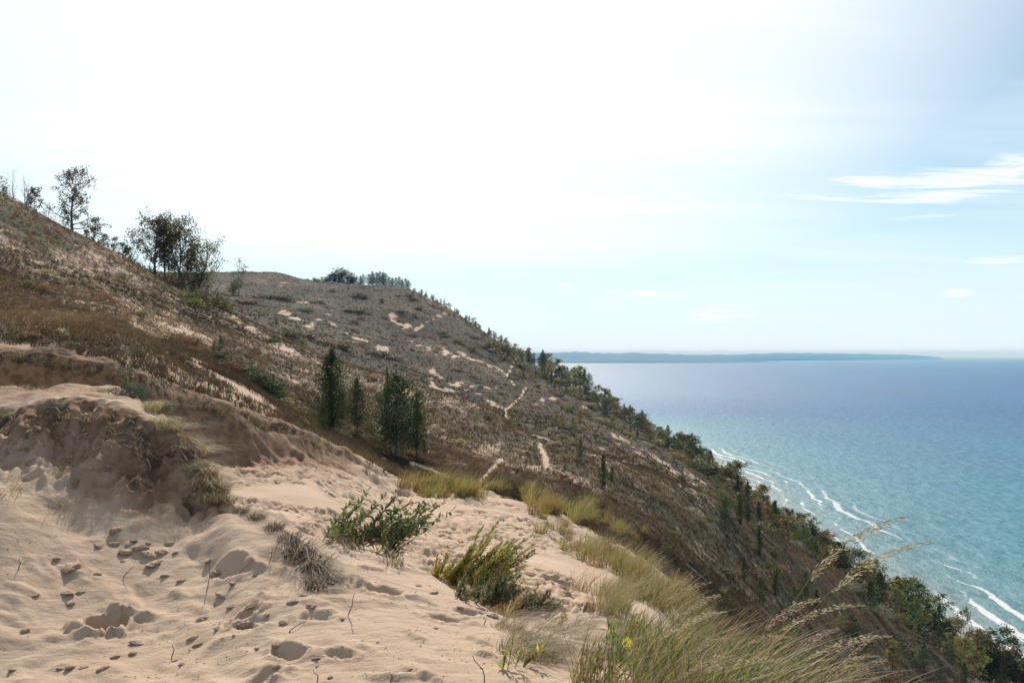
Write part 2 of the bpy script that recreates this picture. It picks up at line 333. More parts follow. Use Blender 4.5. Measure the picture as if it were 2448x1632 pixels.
rough = np.abs(fbm(GX * 1.6 + 0.5 * GY, GY * 1.0, 4, 31, 0.6))
face = mound * (1 - 0.85 * sstep(2.8, 3.0, T))
rel += mound * sstep(2.7, 3.0, T) * 0.075 * fbm(GX * 1.9, GY * 1.6, 3, 39)
rel += face * (0.26 * (rough - 0.25) + 0.12 * fbm(GX * 5, GY * 4, 4, 33, 0.65) + 0.05 * fbm(GX * 14, GY * 12, 3, 36, 0.6))
gul = np.abs(fbm((GX + 0.55 * GY) * 2.2 + 0.3 * fbm(GX * 3, GY * 3, 2, 38), GY * 0.35, 3, 37, 0.55))
rel += mound * sstep(260, 420, GP) * 0.22 * (gul - 0.3)
scarp = sstep(5.9, 6.1, T) * (1 - sstep(6.95, 7.1, T)) * (1 - sstep(1500, 1650, GP))
rel += scarp * (0.22 * fbm(GX / 1.1, GY / 1.1, 4, 41) + 0.05 * fbm(GX * 3, GY * 3, 2, 44))
bw = sstep(4.6, 5.2, T) * (1 - sstep(6.5, 7.0, T)) * (1 - sstep(1400, 1560, GP))
rel += bw * 0.14 * fbm(GX / 2.2, GY / 2.2, 3, 51)
rel += sstep(12.5, 13.8, T) * (1 - sstep(14.6, 15.3, T)) * right * 2.2 * fbm(GY / 9, GX / 16, 3, 17)
rel += (0.16 + .14 * fbm(GX * 1.3, GY * .7, 3, 45)) * np.exp(-((T - 7.02) / .035) ** 2) * (1 - sstep(800, 900, GP))
LIN = np.zeros_like(H)
for c in range(NCOL): LIN[c] = np.interp(ROWS, KY[:, c], KZ[:, c])
bl = sstep(1.7, 2.2, T) * (1 - sstep(2.8, 3.05, T)) * (1 - sstep(520, 640, GP)) * .9
H = H * (1 - bl) + LIN * bl + rel

def dent(cx, cy, rx, ry, depth, ang=0.0, rim=0.3):
    """press a footprint or pit into the sheet, with a pushed-up rim"""
    R = max(rx, ry) * 2.2
    r0, r1 = np.searchsorted(ROWS, [cy - R, cy + R]); 
    if r1 <= r0: return
    c0, c1 = np.searchsorted(U, [(cx - R) / max(cy - R, .3) if cx < R else (cx - R) / (cy + R), (cx + R) / max(cy - R, .3) if cx > -R else (cx + R) / (cy + R)])
    if c1 <= c0: return
    x = GX[c0:c1, r0:r1] - cx; y = GY[c0:c1, r0:r1] - cy
    a = (x * cos(ang) + y * sin(ang)) / rx; q = (-x * sin(ang) + y * cos(ang)) / ry
    wv = 1 + 0.55 * vnoise(x / rx * 1.1 + cx * 31, y / ry * 1.1 + cy * 17, 5) + 0.3 * vnoise(x / rx * 2.7 + cx * 11, y / ry * 2.7, 6)
    d2 = (a * a + q * q) * wv * wv
    H[c0:c1, r0:r1] += -depth * np.exp(-d2 ** 2 * 0.9) + rim * depth * np.exp(-((np.sqrt(d2) - 1.45) / 0.35) ** 2)

def gidx(px, Y):
    fc = np.interp(px, pxc, np.arange(NCOL)); fr = np.interp(Y, ROWS, np.arange(NROW))
    c0 = np.minimum(fc.astype(int), NCOL - 2); r0 = np.minimum(fr.astype(int), NROW - 2)
    return c0, r0, fc - c0, fr - r0
def bil(A, px, Y):
    px = np.atleast_1d(np.asarray(px, float)); Y = np.atleast_1d(np.asarray(Y, float))
    c, r, a, b = gidx(px, Y)
    return (A[c, r] * (1 - a) + A[c + 1, r] * a) * (1 - b) + (A[c, r + 1] * (1 - a) + A[c + 1, r + 1] * a) * b
def ground(X, Y):
    X = np.asarray(X, float); Y = np.maximum(np.asarray(Y, float), 0.5)
    return bil(H, X / Y * F + CX, Y)
def on(px, Y, dz=0.0):
    z = float(bil(H, px, Y)[0]); return ((px - CX) / F * Y, Y, z + dz)
def hit(px, py, ymin=3.0):
    """the first ground met by the line of sight through a photo pixel"""
    c = int(np.clip(np.interp(px, pxc, np.arange(NCOL)), 0, NCOL - 1)); col = Y0 - H[c] / ROWS * F
    i = np.argmax((col <= py) & (ROWS > ymin))
    Y = ROWS[i] if i > 0 else 1500.0
    if i > 0 and col[i - 1] > col[i] and col[i - 1] > py:
        t = (col[i - 1] - py) / (col[i - 1] - col[i]); Y = ROWS[i - 1] + t * (ROWS[i] - ROWS[i - 1])
    return on(px, float(Y))
# footprints across the bowl, denser along the trodden line from left to right
for i in range(2600):
    px = rng.uniform(470, 1430); y = rng.uniform(10.5, 26)
    t = float(bil(T, px, y)[0])
    if not (4.7 < t < 6.4): continue
    x = (px - CX) / F * y
    if vnoise(np.array([x / 2.2]), np.array([y / 1.4]), 77)[0] < -0.12: continue
    s = rng.uniform(0.7, 1.35)
    dent(x, y, 0.15 * s, 0.085 * s, rng.uniform(0.035, 0.085), rng.uniform(-1.2, 1.2), 0.35)
PITS = [(262, 1492, .12, .085, .13, 0.1), (922, 1412, .10, .06, .055, 0),  (590, 1500, .09, .04, .035, -.5),
        (690, 1560, .10, .05, .045, -.5), (1060, 1480, .10, .05, .04, -.4), (1120, 1462, .10, .06, .04, 0), (890, 1360, .09, .05, .03, .2), (560, 1350, .14, .06, .05, -.5), 
         (810, 1560, .08, .04, .03, -.3), (760, 1470, .1, .05, .03, -.3)]
for px, py, rx, ry, dp, an in PITS:
    x, y, z = hit(px, py); dent(x, y, rx, ry, dp, an, 0.35)
for i in range(8):
    px, py = rng.uniform(0, 1150), rng.uniform(1300, 1630)
    x, y, z = hit(px, py)
    if float(bil(T, px, y)[0]) > 2.6 or vnoise(np.array([x * .9]), np.array([y * .9]), 91)[0] < 0: continue
    s = rng.uniform(.6, 1.1); dent(x, y, .10 * s, .05 * s, rng.uniform(.015, .04), rng.uniform(-1.4, 1.4), .55)
for i in range(110):
    px, py = rng.uniform(0, 1250), rng.uniform(1330, 1630)
    x, y, z = hit(px, py)
    if float(bil(T, px, y)[0]) > 3.0: continue
    s = rng.uniform(.5, 1.2)
    dent(x, y, .13 * s, .04 * s, rng.uniform(-.022, .008), rng.uniform(-.9, -.2), .1)

PY = Y0 - H / GY * F
# --- what covers it
wpx = GP + 9 * fbm(GX / (GY * .03), GY / (GY * .03) + GX, 2, 61); wpy = PY + 5 * fbm(GX / (GY * .02) + 7, GX / 3, 2, 62)
veg = np.zeros_like(H); dark = np.zeros_like(H)
nA = fbm(GX / 6, GY / 9, 3, 71); nB = fbm(GX / 30, GY / 60, 3, 72)
veg += hillA * (0.76 + 0.30 * nA + .22 * fbm(GX / 1.3, GY / 3.2, 3, 85)) * sstep(6.96, 7.10, T + 0.10 * nA)
lefthill = hillA * (1 - sstep(620, 820, GP))
veg -= lefthill * (0.26 * sstep(0.0, 0.5, fbm(GX / 3.2 + GY * .1, GY / 9, 3, 74)) + 0.16 * (1 - sstep(7.1, 7.7, T)))
veg = np.where(T > 10.3, (1 - sstep(15.6, 16, T)) * (0.92 + 0.36 * nB + .25 * sstep(13.6, 14., T)), veg)
veg = np.maximum(veg, sstep(1560, 1740, GP) * (0.85 + 0.2 * nA) * sstep(4.7, 5.4, T) * (T < 10.4))
veg = np.maximum(veg, sstep(1600, 1850, GP) * 0.75 * (T <= 5.2))
veg = np.maximum(veg, 0.30 * sstep(1230, 1420, GP) * (T < 5.0))
veg = np.where(T > 15.98, 0.0, veg)
rimg = sstep(6.6, 7.0, T) * (1 - sstep(7.2, 7.5, T)) * sstep(840, 920, GP)
veg = np.maximum(veg, rimg * (0.30 + 0.45 * fbm(GX / 1.5, GY / 1.5, 2, 75)))
dark += scarp * (1 - sstep(800, 900, GP)) * (1.15 + 0.45 * sstep(6.3, 6.7, T))  # brown scarp soil, with the shade on its face painted in
dark += sstep(5.45, 6.0, T) * (1 - sstep(6.0, 6.1, T)) * (1 - sstep(740, 840, GP)) * .5 + .9 * mound * sstep(2.95, 3.1, T) * np.clip(.8 + fbm(GX * 2.5, GY * 2.5, 3, 79), 0, 1)  # first term paints shade onto the slope below the scarp
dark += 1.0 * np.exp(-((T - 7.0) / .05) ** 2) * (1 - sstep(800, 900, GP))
dark += mound * (0.85 + 1.9 * np.clip(fbm(GX * 3.2, GY * 3.0, 4, 76, .6) + 0.22, 0, 1) * (1 - .6 * sstep(300, 450, GP))) * (1 - sstep(2.85, 3.0, T)) * sstep(0.0, .25, T - np.interp(GP, [0, 120, 220, 330, 520], [2.45, 2.4, 2.1, 1.98, 1.98]))  # damp rooty soil on the mound face, its shadow also put into the colour
veg = np.maximum(veg, mound * 0.45 * sstep(0.0, 0.35, fbm(GX * 4.6, GY * 4.2, 3, 78)) * (1 - sstep(2.9, 3.1, T)))
veg = np.maximum(veg, mound * 0.30 * sstep(3.2, 3.6, T))
SANDY = [  # bare sand on the slopes: (strokes, half widths, strength)
 ([(672, 745), (700, 757), (722, 762)], [9, 9, 5], 1), ([(735, 778), (752, 768), (788, 755)], [7, 7, 5], 1), ([(748, 775), (744, 792)], [4, 3], .9), ([(786, 768), (830, 795), (885, 822), (930, 836)], [3, 6, 6, 9], 1),
 ([(884, 832), (925, 838)], [5, 4], 1), ([(935, 756), (962, 778), (1004, 786)], [10, 10, 6], 1), ([(1000, 788), (1020, 768)], [7, 4], .9), ([(1050, 792), (1062, 785)], [5, 3], .8), ([(672, 682), (690, 673)], [4, 3], .9),
 ([(712, 720), (750, 724)], [4, 3], .8), ([(1008, 704), (1042, 722), (1075, 745)], [4, 4, 3], .9), ([(1035, 762), (1078, 742)], [5, 4], .8), ([(1026, 900), (1040, 925), (1098, 936)], [6, 7, 5], 1), ([(1030, 880), (1070, 915), (1120, 926)], [6, 8, 5], .9),
 ([(1080, 915), (1190, 928)], [5, 4], .8), ([(1110, 930), (1165, 955), (1205, 975)], [6, 5, 4], .8), ([(1295, 955), (1342, 952)], [5, 4], .9), ([(1392, 976), (1412, 970)], [6, 6], 1), ([(1120, 855), (1215, 895)], [6, 5], .7), ([(1060, 840), (1110, 850)], [10, 6], .6),
 ([(990, 820), (1080, 850)], [26, 20], .62), ([(1130, 965), (1300, 968)], [14, 10], .55), ([(1460, 1040), (1530, 1090), (1680, 1160)], [14, 22, 20], .55), ([(1420, 1060), (1500, 1110)], [8, 6], .6), ([(1150, 825), (1200, 845)], [6, 5], .5),
 ([(0, 782), (90, 778), (160, 800)], [11, 9, 6], .8), ([(0, 846), (130, 860), (260, 878), (400, 938)], [6, 7, 7, 6], .7), ([(480, 870), (560, 920), (660, 985), (760, 1040)], [10, 12, 12, 9], .42), ([(560, 760), (620, 800)], [8, 6], .7), ([(660, 815), (730, 860)], [7, 5], .8),
 ([(320, 780), (420, 830), (470, 870)], [14, 16, 10], .6), ([(690, 935), (730, 975)], [10, 8], .8), ([(965, 930), (1000, 960)], [6, 4], .7), ([(1268, 1038), (1306, 1050), (1345, 1068)], [5, 4, 3], .5), ([(840, 878), (870, 900)], [5, 3], .7), ([(250, 700), (420, 800)], [24, 26], .3), ([(380, 720), (520, 850)], [14, 20], .35)]
jx = GP + 0.016 * F * 0.16 * fbm(GX * 0.45, GY * 0.3, 3, 81) * 2; jy = PY + 6.0 * fbm(GX * 0.4, GY * 0.25, 4, 82, .65)
hz = T > 7.05
sn = fbm(GX * .55, GY * .22, 3, 84)
for pts, ws, st in SANDY:
    d = segdist(jx, jy, pts, np.array(ws) * 1.15); veg -= np.where(hz, (1 - sstep(0.0, 1.45, d)) * st * (0.48 + 1.1 * sn), 0)
PATHS = [([(1241, 838), (1232, 860), (1222, 880), (1212, 896), (1220, 908), (1228, 919)], [1.7, 1.6, 1.6, 1.9, 1.7, 1.5]), ([(1256, 926), (1246, 946), (1226, 966), (1209, 979), (1208, 990), (1216, 1004)], [2.1, 2.1, 2.1, 2.4, 2.4, 1.9]),
         ([(1289, 1058), (1300, 1085), (1304, 1112)], [4, 6.5, 9]), ([(1196, 1098), (1172, 1124), (1148, 1150)], [5, 6, 7]), ([(985, 1108), (1040, 1128), (1092, 1150)], [7, 6, 5])]
path = np.zeros_like(H)
for pts, ws in PATHS:
    d = segdist(GP + 1.5 * fbm(GX, GY * .5, 2, 83), PY, pts, ws); path = np.maximum(path, np.where((T > 7.02) & (T < 14.2), 1 - sstep(0.75, 1.15, d), 0))
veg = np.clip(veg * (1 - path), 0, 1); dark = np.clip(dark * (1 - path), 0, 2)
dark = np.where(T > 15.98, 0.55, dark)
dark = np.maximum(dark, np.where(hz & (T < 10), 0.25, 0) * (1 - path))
far = sstep(10.2, 12, T)
# ------------------------------------------------------------------ terrain meshes
GROUND = ground_mat()
VV = np.stack([GX, GY, H], -1).reshape(-1, 3)
idx = np.arange(NCOL * NROW).reshape(NCOL, NROW)
quads = np.stack([idx[:-1, :-1], idx[1:, :-1], idx[1:, 1:], idx[:-1, 1:]], -1).reshape(-1, 4)
def fav(A): return (A[:-1, :-1] + A[1:, :-1] + A[1:, 1:] + A[:-1, 1:]).reshape(-1) / 4
fT, fP = fav(T), fav(path)
cls = np.where(fP > 0.5, 4, np.where(fT < 7.1, 0, np.where(fT < 10.6, 1, np.where(fT < 15.98, 2, 3))))
for k, nm, lb, ct in ((0, 'dune', 'pale wind-blown sand dune with footprints and a hollow bowl', 'dune'), (1, 'hillside', 'brown grassy dune slope rising behind the sand bowl', 'hillside'),
                      (2, 'hill', 'far brown bluff with bare sand scars sloping to the lake', 'hill'), (3, 'beach', 'narrow strip of wet beach below the bluff', 'beach'), (4, 'path', 'narrow bare sand footpath winding over the brown slopes', 'path')):
    q = quads[cls == k]; u, inv = np.unique(q, return_inverse=True)
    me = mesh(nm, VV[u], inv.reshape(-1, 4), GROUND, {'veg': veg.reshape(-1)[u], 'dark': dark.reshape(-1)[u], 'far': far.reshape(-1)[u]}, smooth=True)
    tag(obj(nm, me), lb, ct, kind='structure')

# ------------------------------------------------------------------ lake
ys = np.concatenate([[-3000, -400, 0, 120], np.arange(180, 1000, 20), np.geomspace(1000, 38000, 60)])
shore_pts = np.array([(-3000, 120), (0, 165), (176, 172), (285, 175.5), (323, 177), (352, 182), (402, 186), (470, 186), (507, 187), (585, 190), (640, 197), (761, 211), (870, 209), (1050, 199), (1350, 188), (1500, 60), (2500, -3000), (6000, -14000), (38000, -30000)], float)
xs0 = np.interp(ys, shore_pts[:, 0], shore_pts[:, 1])
ds = np.concatenate([[-60, -20, -8, -3, 0, 3, 7, 12], np.arange(18, 140, 7), np.geomspace(140, 60000, 60)])
WX = xs0[:, None] + ds[None, :]; WY = np.broadcast_to(ys[:, None], WX.shape); WD = np.broadcast_to(ds, WX.shape)
wi = np.arange(WX.size).reshape(WX.shape)
wq = np.stack([wi[:-1, :-1], wi[:-1, 1:], wi[1:, 1:], wi[1:, :-1]], -1).reshape(-1, 4)
tag(obj('lake', mesh('lake', np.stack([WX, WY, np.full(WX.shape, LAKE)], -1).reshape(-1, 3), wq, water_mat(), {'offshore': WD.reshape(-1)}, smooth=True)),
    'turquoise to deep blue lake with white breakers along the beach', 'lake', kind='structure')

# ------------------------------------------------------------------ land across the bay
def headland(name, pts, label, mat):
    """pts: (photo column, metres ahead of its shore, photo row of its crest)"""
    pts = np.array(pts, float); n = 260
    px = np.linspace(pts[0, 0], pts[-1, 0], n); Yb = np.interp(px, pts[:, 0], pts[:, 1]); top = np.interp(px, pts[:, 0], pts[:, 2])
    rows = [(0, 0.0), (0.01, .10), (.25, .45), (.6, .85), (1.0, 1.0), (1.5, .7), (2.2, 0.)]
    V = []
    for f, hh in rows:
        Y = Yb + f * 1100; zt = -(top - Y0) / F * (Yb + 1100) - LAKE
        z = LAKE - 1 + hh * np.maximum(zt, 6) * (1 + 0.10 * fbm(px / 14 + f * 9, px * 0 + f * 7, 3, 91) * (hh > 0))
        V.append(np.stack([(px - CX) / F * Y, Y, z], -1))
    V = np.stack(V, 0); i = np.arange(V.shape[0] * n).reshape(V.shape[0], n)
    q = np.stack([i[:-1, :-1], i[:-1, 1:], i[1:, 1:], i[1:, :-1]], -1).reshape(-1, 4)
    tag(obj(name, mesh(name, V.reshape(-1, 3), q, mat, smooth=True)), label, 'headland', kind='structure')
wood = plain_mat('hazed_forest', (0.03, 0.055, 0.075), (0.04, 0.07, 0.085), 0.004)  # green woods tinted blue: part of the distance haze is in the colour
headland('headland', [(900, 12200, 856), (1300, 12200, 856), (1500, 12400, 855), (1650, 12600, 857), (1760, 12900, 860), (1830, 13400, 863), (1868, 13800, 866)], 'low dark wooded shore across the bay', wood)
headland('headland', [(900, 15500, 842), (1310, 15500, 843), (1380, 15700, 841), (1450, 16000, 844), (1530, 16300, 843), (1600, 16600, 846), (1680, 17000, 848), (1740, 17300, 847), (1830, 17800, 845), (1900, 18400, 843), (1960, 19000, 844),
    (2080, 21000, 846), (2150, 22000, 847), (2200, 23000, 849), (2235, 23600, 852), (2250, 24000, 854), (2256, 24200, 858.5)], 'long blue ridge of land tapering to a point on the horizon', wood)

# ------------------------------------------------------------------ air
SUN_EL, SUN_PX = radians(38), 920
az = math.atan((SUN_PX - CX) / F)                       # measured from straight ahead, to the right
bx = mesh('haze', np.array([(x, y, z) for x in (-34000, 62000) for y in (-4000, 38900) for z in (LAKE - 12, float(H.max()) + 12)], float),
          np.array([(0, 1, 3, 2), (4, 6, 7, 5), (0, 4, 5, 1), (2, 3, 7, 6), (0, 2, 6, 4), (1, 5, 7, 3)]), None)
hm = bpy.data.materials.new('haze_air'); hm.use_nodes = True; hm.node_tree.nodes.clear()
ho = hm.node_tree.nodes.new('ShaderNodeOutputMaterial'); hv = hm.node_tree.nodes.new('ShaderNodeVolumePrincipled')
hv.inputs['Color'].default_value = (0.19, 0.53, 1.0, 1); hv.inputs['Absorption Color'].default_value = (1, 1, 1, 1); hv.inputs["Density"].default_value = 7.0e-5; hv.inputs['Anisotropy'].default_value = 0.0
hm.node_tree.links.new(hv.outputs[0], ho.inputs['Volume']); bx.materials.append(hm)
tag(obj('haze', bx), 'pale blue haze over the lake', 'haze', kind='stuff')

# ------------------------------------------------------------------ sky, sun, camera
w = bpy.data.worlds.new('World'); S.world = w; w.use_nodes = True
nt = w.node_tree; nt.nodes.clear(); b = NB(nt)
sky = b.n('ShaderNodeTexSky', sky_type='NISHITA'); sky.sun_disc = False
sky.sun_elevation = SUN_EL; sky.sun_rotation = az; sky.altitude = 250; sky.air_density = 1.0; sky.dust_density = 0.4; sky.ozone_density = 0.6
D = b.n('ShaderNodeTexCoord').outputs['Generated']
sp = b.n('ShaderNodeSeparateXYZ'); b.put(sp.inputs[0], D)
zc = b.math('MAXIMUM', b.math('ADD', sp.outputs[2], 0.06), 0.02)
cx = b.n('ShaderNodeCombineXYZ'); b.put(cx.inputs[0], b.math('DIVIDE', sp.outputs[0], zc)); b.put(cx.inputs[1], b.math('DIVIDE', sp.outputs[1], zc))
pl = cx.outputs[0]
def spot(px, py, wx, wy):
    """a soft patch of cloud round a compass direction and height (radians wide, radians tall)"""
    a = math.atan((px - CX) / F); e = math.atan((Y0 - py) / math.hypot(F, px - CX))
    d = (sin(a), cos(a))
    s_ = b.math('ADD', b.math('MULTIPLY', sp.outputs[0], d[1]), b.math('MULTIPLY', sp.outputs[1], -d[0]))
    fw = b.math('ADD', b.math('MULTIPLY', sp.outputs[0], d[0]), b.math('MULTIPLY', sp.outputs[1], d[1]))
    q1 = b.math('DIVIDE', s_, wx); q2 = b.math('DIVIDE', b.math('SUBTRACT', sp.outputs[2], sin(e)), wy)
    r = b.math('ADD', b.math('MULTIPLY', q1, q1), b.math('MULTIPLY', q2, q2))
    return b.math('MULTIPLY', b.math('EXPONENT', b.math('MULTIPLY', r, -1.0)), b.math('GREATER_THAN', fw, 0.0))
wis = b.noise(b.mapping(pl, (0.75, 2.6, 1), (0, 0, radians(8))), 2.4, 7, 0.62, 0.5)
wis2 = b.noise(b.mapping(pl, (0.5, 1.6, 1), (0, 0, radians(-6)), (3, 1, 0)), 0.8, 6, 0.58, 0.3)
veil = b.ramp(wis2, 0.40, 0.72)
m = None
for a_ in ((2250, 440, .23, .026), (2440, 395, .06, .018), (2080, 432, .07, .016), (1560, 700, .055, .006), (1790, 487, .05, .008), (1560, 497, .07, .007), (2400, 622, .05, .007), (1340, 681, .022, .003), (2200, 522, .05, .004), (1730, 750, .05, .012), (2290, 700, .02, .006)):
    v = spot(*a_); m = v if m is None else b.math('MAXIMUM', m, v)
cl = b.ramp(b.math('MULTIPLY', m, b.math('MULTIPLY_ADD', wis, 3.2, -0.85)), 0.08, 1.15)
sun_v = (cos(SUN_EL) * sin(az), cos(SUN_EL) * cos(az), sin(SUN_EL))
dt = b.n('ShaderNodeVectorMath', operation='DOT_PRODUCT'); b.put(dt.inputs[0], D); dt.inputs[1].default_value = sun_v
# high thin overcast, thickest towards the sun
thick = b.math('MULTIPLY', b.math('MULTIPLY', b.ramp(dt.outputs['Value'], 0.66, 0.93), b.math('MULTIPLY_ADD', veil, 0.2, 0.8)), b.ramp(sp.outputs[2], 0.055, 0.15))
veil = b.math('MULTIPLY', veil, b.ramp(sp.outputs[2], 0.0, 0.14))
cov = b.math('MAXIMUM', b.math('MAXIMUM', b.math('MULTIPLY', cl, 0.85), thick), b.math('MULTIPLY_ADD', veil, 0.2, 0.16), clamp=True)
CLOUD = (10.6, 10.8, 10.9)
low = b.ramp(sp.outputs[2], 0.0, 0.22, 0.80, 0.0)
skc = b.mix(low, b.mix(1.0, sky.outputs[0], (0.80, 1.0, 1.0), 'MULTIPLY'), (6.4, 7.9, 9.2))
skc = b.mix(b.ramp(sp.outputs[2], 0.0, 0.055, 0.85, 0.0), skc, (6.8, 8.6, 10.0))
skc = b.mix(b.ramp(sp.outputs[2], 0.001, 0.009, 1.0, 0.0), skc, (3.2, 5.6, 12.5))
skc = b.mix(cov, skc, CLOUD)
bg = b.n('ShaderNodeBackground'); b.put(bg.inputs[0], skc); bg.inputs[1].default_value = 0.095
wo = b.n('ShaderNodeOutputWorld'); nt.links.new(bg.outputs[0], wo.inputs[0])

sl = bpy.data.lights.new('sun', 'SUN'); sl.energy = 4.9; sl.angle = radians(0.6); sl.color = (1.0, 0.94, 0.86)
so = bpy.data.objects.new('sun', sl); COL.objects.link(so)
from mathutils import Vector
so.rotation_euler = Vector(sun_v).to_track_quat('Z', 'Y').to_euler(); so.location = (-60, 150, 160)

cam = bpy.data.cameras.new('camera'); co = bpy.data.objects.new('camera', cam); COL.objects.link(co); S.camera = co
co.location = (0, 0, 0); co.rotation_euler = (radians(90), 0, 0)
cam.sensor_width = 36; cam.lens = 36 * F / 2448; cam.shift_y = (Y0 - 816) / 2448; cam.clip_start = 0.05; cam.clip_end = 200000
S.view_settings.view_transform = 'Standard'; S.view_settings.look = 'None'; S.view_settings.exposure = EXPO if 'EXPO' in globals() else 0.45; S.view_settings.gamma = 1
S.cycles.max_bounces = 6; S.cycles.transparent_max_bounces = 8; S.cycles.volume_bounces = 0; S.cycles.use_denoising = True
# ------------------------------------------------------------------ plant geometry
def blades(P, h, w, lean, S_=3, pw=1.7, sag=0.0, tip=0.15):
    """curved tapering blades of grass: P (n,3) feet, h heights, w widths, lean (n,2) sideways travel as a share of the height"""
    P = np.asarray(P, float); n = len(P); h = np.broadcast_to(h, n).astype(float); w = np.broadcast_to(w, n).astype(float)
    a = rng.uniform(0, 2 * pi, n); side = np.stack([np.cos(a), np.sin(a), np.zeros(n)], -1)
    t = np.linspace(0, 1, S_ + 1)
    V = np.zeros((n, S_ + 1, 2, 3))
    for i, ti in enumerate(t):
        c = P.copy(); c[:, 2] += h * (ti - sag * ti * ti); c[:, :2] += lean * (h * ti ** pw)[:, None]
        ww = (w * (1 - (1 - tip) * ti ** 1.5) / 2)[:, None] * side
        V[:, i, 0] = c - ww; V[:, i, 1] = c + ww
    V = V.reshape(-1, 3); base = np.arange(n)[:, None] * (2 * (S_ + 1))
    q = np.array([(2 * i, 2 * i + 1, 2 * i + 3, 2 * i + 2) for i in range(S_)])
    return V, (base[:, :, None] + q[None]).reshape(-1, 4), np.repeat(np.arange(n), 2 * (S_ + 1))

def leaves(C, D, L, W, fold=0.0):
    """pointed leaves at C along D"""
    C = np.asarray(C, float); n = len(C); D = D / (np.linalg.norm(D, axis=1, keepdims=True) + 1e-9)
    r = rng.normal(size=(n, 3)); s = np.cross(D, r); s /= np.linalg.norm(s, axis=1, keepdims=True) + 1e-9
    L = np.broadcast_to(L, n)[:, None]; W = np.broadcast_to(W, n)[:, None]
    V = np.stack([C, C + D * L * .45 + s * W * .5, C + D * L, C + D * L * .45 - s * W * .5], 1).reshape(-1, 3)
    return V, (np.arange(n)[:, None] * 4 + np.arange(4)[None]), np.repeat(np.arange(n), 4)

def tube(pts, rad, ns=5):
    pts = np.asarray(pts, float); n = len(pts); rad = np.broadcast_to(rad, n)
    d = np.gradient(pts, axis=0); d /= np.linalg.norm(d, axis=1, keepdims=True) + 1e-9
    ref = np.where(np.abs(d[:, 2:3]) > 0.9, np.array([[1., 0, 0]]), np.array([[0, 0, 1.]]))
    a = np.cross(d, ref); a /= np.linalg.norm(a, axis=1, keepdims=True) + 1e-9; c = np.cross(d, a)
    th = np.linspace(0, 2 * pi, ns, endpoint=False)
    V = pts[:, None] + rad[:, None, None] * (np.cos(th)[None, :, None] * a[:, None] + np.sin(th)[None, :, None] * c[:, None])
    i = np.arange(n * ns).reshape(n, ns); j = np.roll(i, -1, 1)
    q = np.stack([i[:-1], j[:-1], j[1:], i[1:]], -1).reshape(-1, 4)
    return V.reshape(-1, 3), q
class Bag:
    def __init__(s): s.V = []; s.F = []; s.T = []; s.n = 0
    def add(s, V, Fq, tint=None):
        s.V.append(V); s.F.append(Fq + s.n); s.n += len(V)
        s.T.append(np.ones((len(V), 3)) if tint is None else np.broadcast_to(tint, (len(V), 3)))
    def mesh(s, name, mat, smooth=False):
        return mesh(name, np.concatenate(s.V), np.concatenate(s.F), mat, {'tint': np.concatenate(s.T)}, smooth)

def pick(cols, n, var=0.25):
    cols = np.array(cols, float); c = cols[rng.integers(0, len(cols), n)]
    return c * rng.uniform(1 - var, 1 + var, (n, 1)) * rng.uniform(0.94, 1.06, (n, 3))

# palettes (real leaf colours)
P_DRY = [(.23, .175, .10), (.17, .125, .075), (.14, .105, .07), (.30, .24, .15), (.13, .115, .055), (.11, .11, .05), (.17, .105, .075), (.20, .16, .085)]
P_SLOPE = [(.17, .115, .066), (.13, .088, .05), (.11, .075, .044), (.225, .165, .095), (.11, .09, .04), (.085, .085, .036), (.145, .08, .05), (.155, .115, .056)]
P_FAR = [(.108, .068, .036), (.075, .047, .026), (.138, .09, .048), (.066, .053, .022), (.098, .058, .034), (.115, .08, .034)]
P_GOLD = [(.38, .28, .085), (.33, .27, .085), (.27, .24, .08), (.44, .33, .11), (.22, .21, .075), (.35, .23, .11)]
P_GREEN = [(.20, .22, .06), (.25, .26, .08), (.32, .28, .10), (.33, .26, .14), (.13, .16, .055), (.38, .32, .20), (.24, .17, .09)]
P_STRAW = [(.42, .33, .20), (.34, .26, .15), (.26, .19, .12), (.48, .40, .28), (.20, .15, .10)]
P_DEAD = [(.22, .17, .125), (.16, .12, .09), (.30, .24, .17), (.36, .29, .20), (.25, .17, .10)]
WHITE = leaf_mat('grass_blade', (1, 1, 1), 0.38, 0.15)
LEAF = leaf_mat('tree_leaf', (1.35, 1.35, 1.3), 0.52, 0.30)
NEEDLE = leaf_mat('needle_leaf', (1.0, 1.0, .95), 0.28, 0.30, 0.7)
BARK = bark_mat('grey_bark', (.10, .085, .07), (.17, .15, .13)); BIRCH = bark_mat('pale_bark', (.34, .31, .27), (.16, .14, .12)); TWIG = bark_mat('brown_twig', (.13, .085, .06), (.20, .14, .10))
DRIFT = bark_mat('bleached_wood', (.42, .38, .34), (.28, .25, .22))

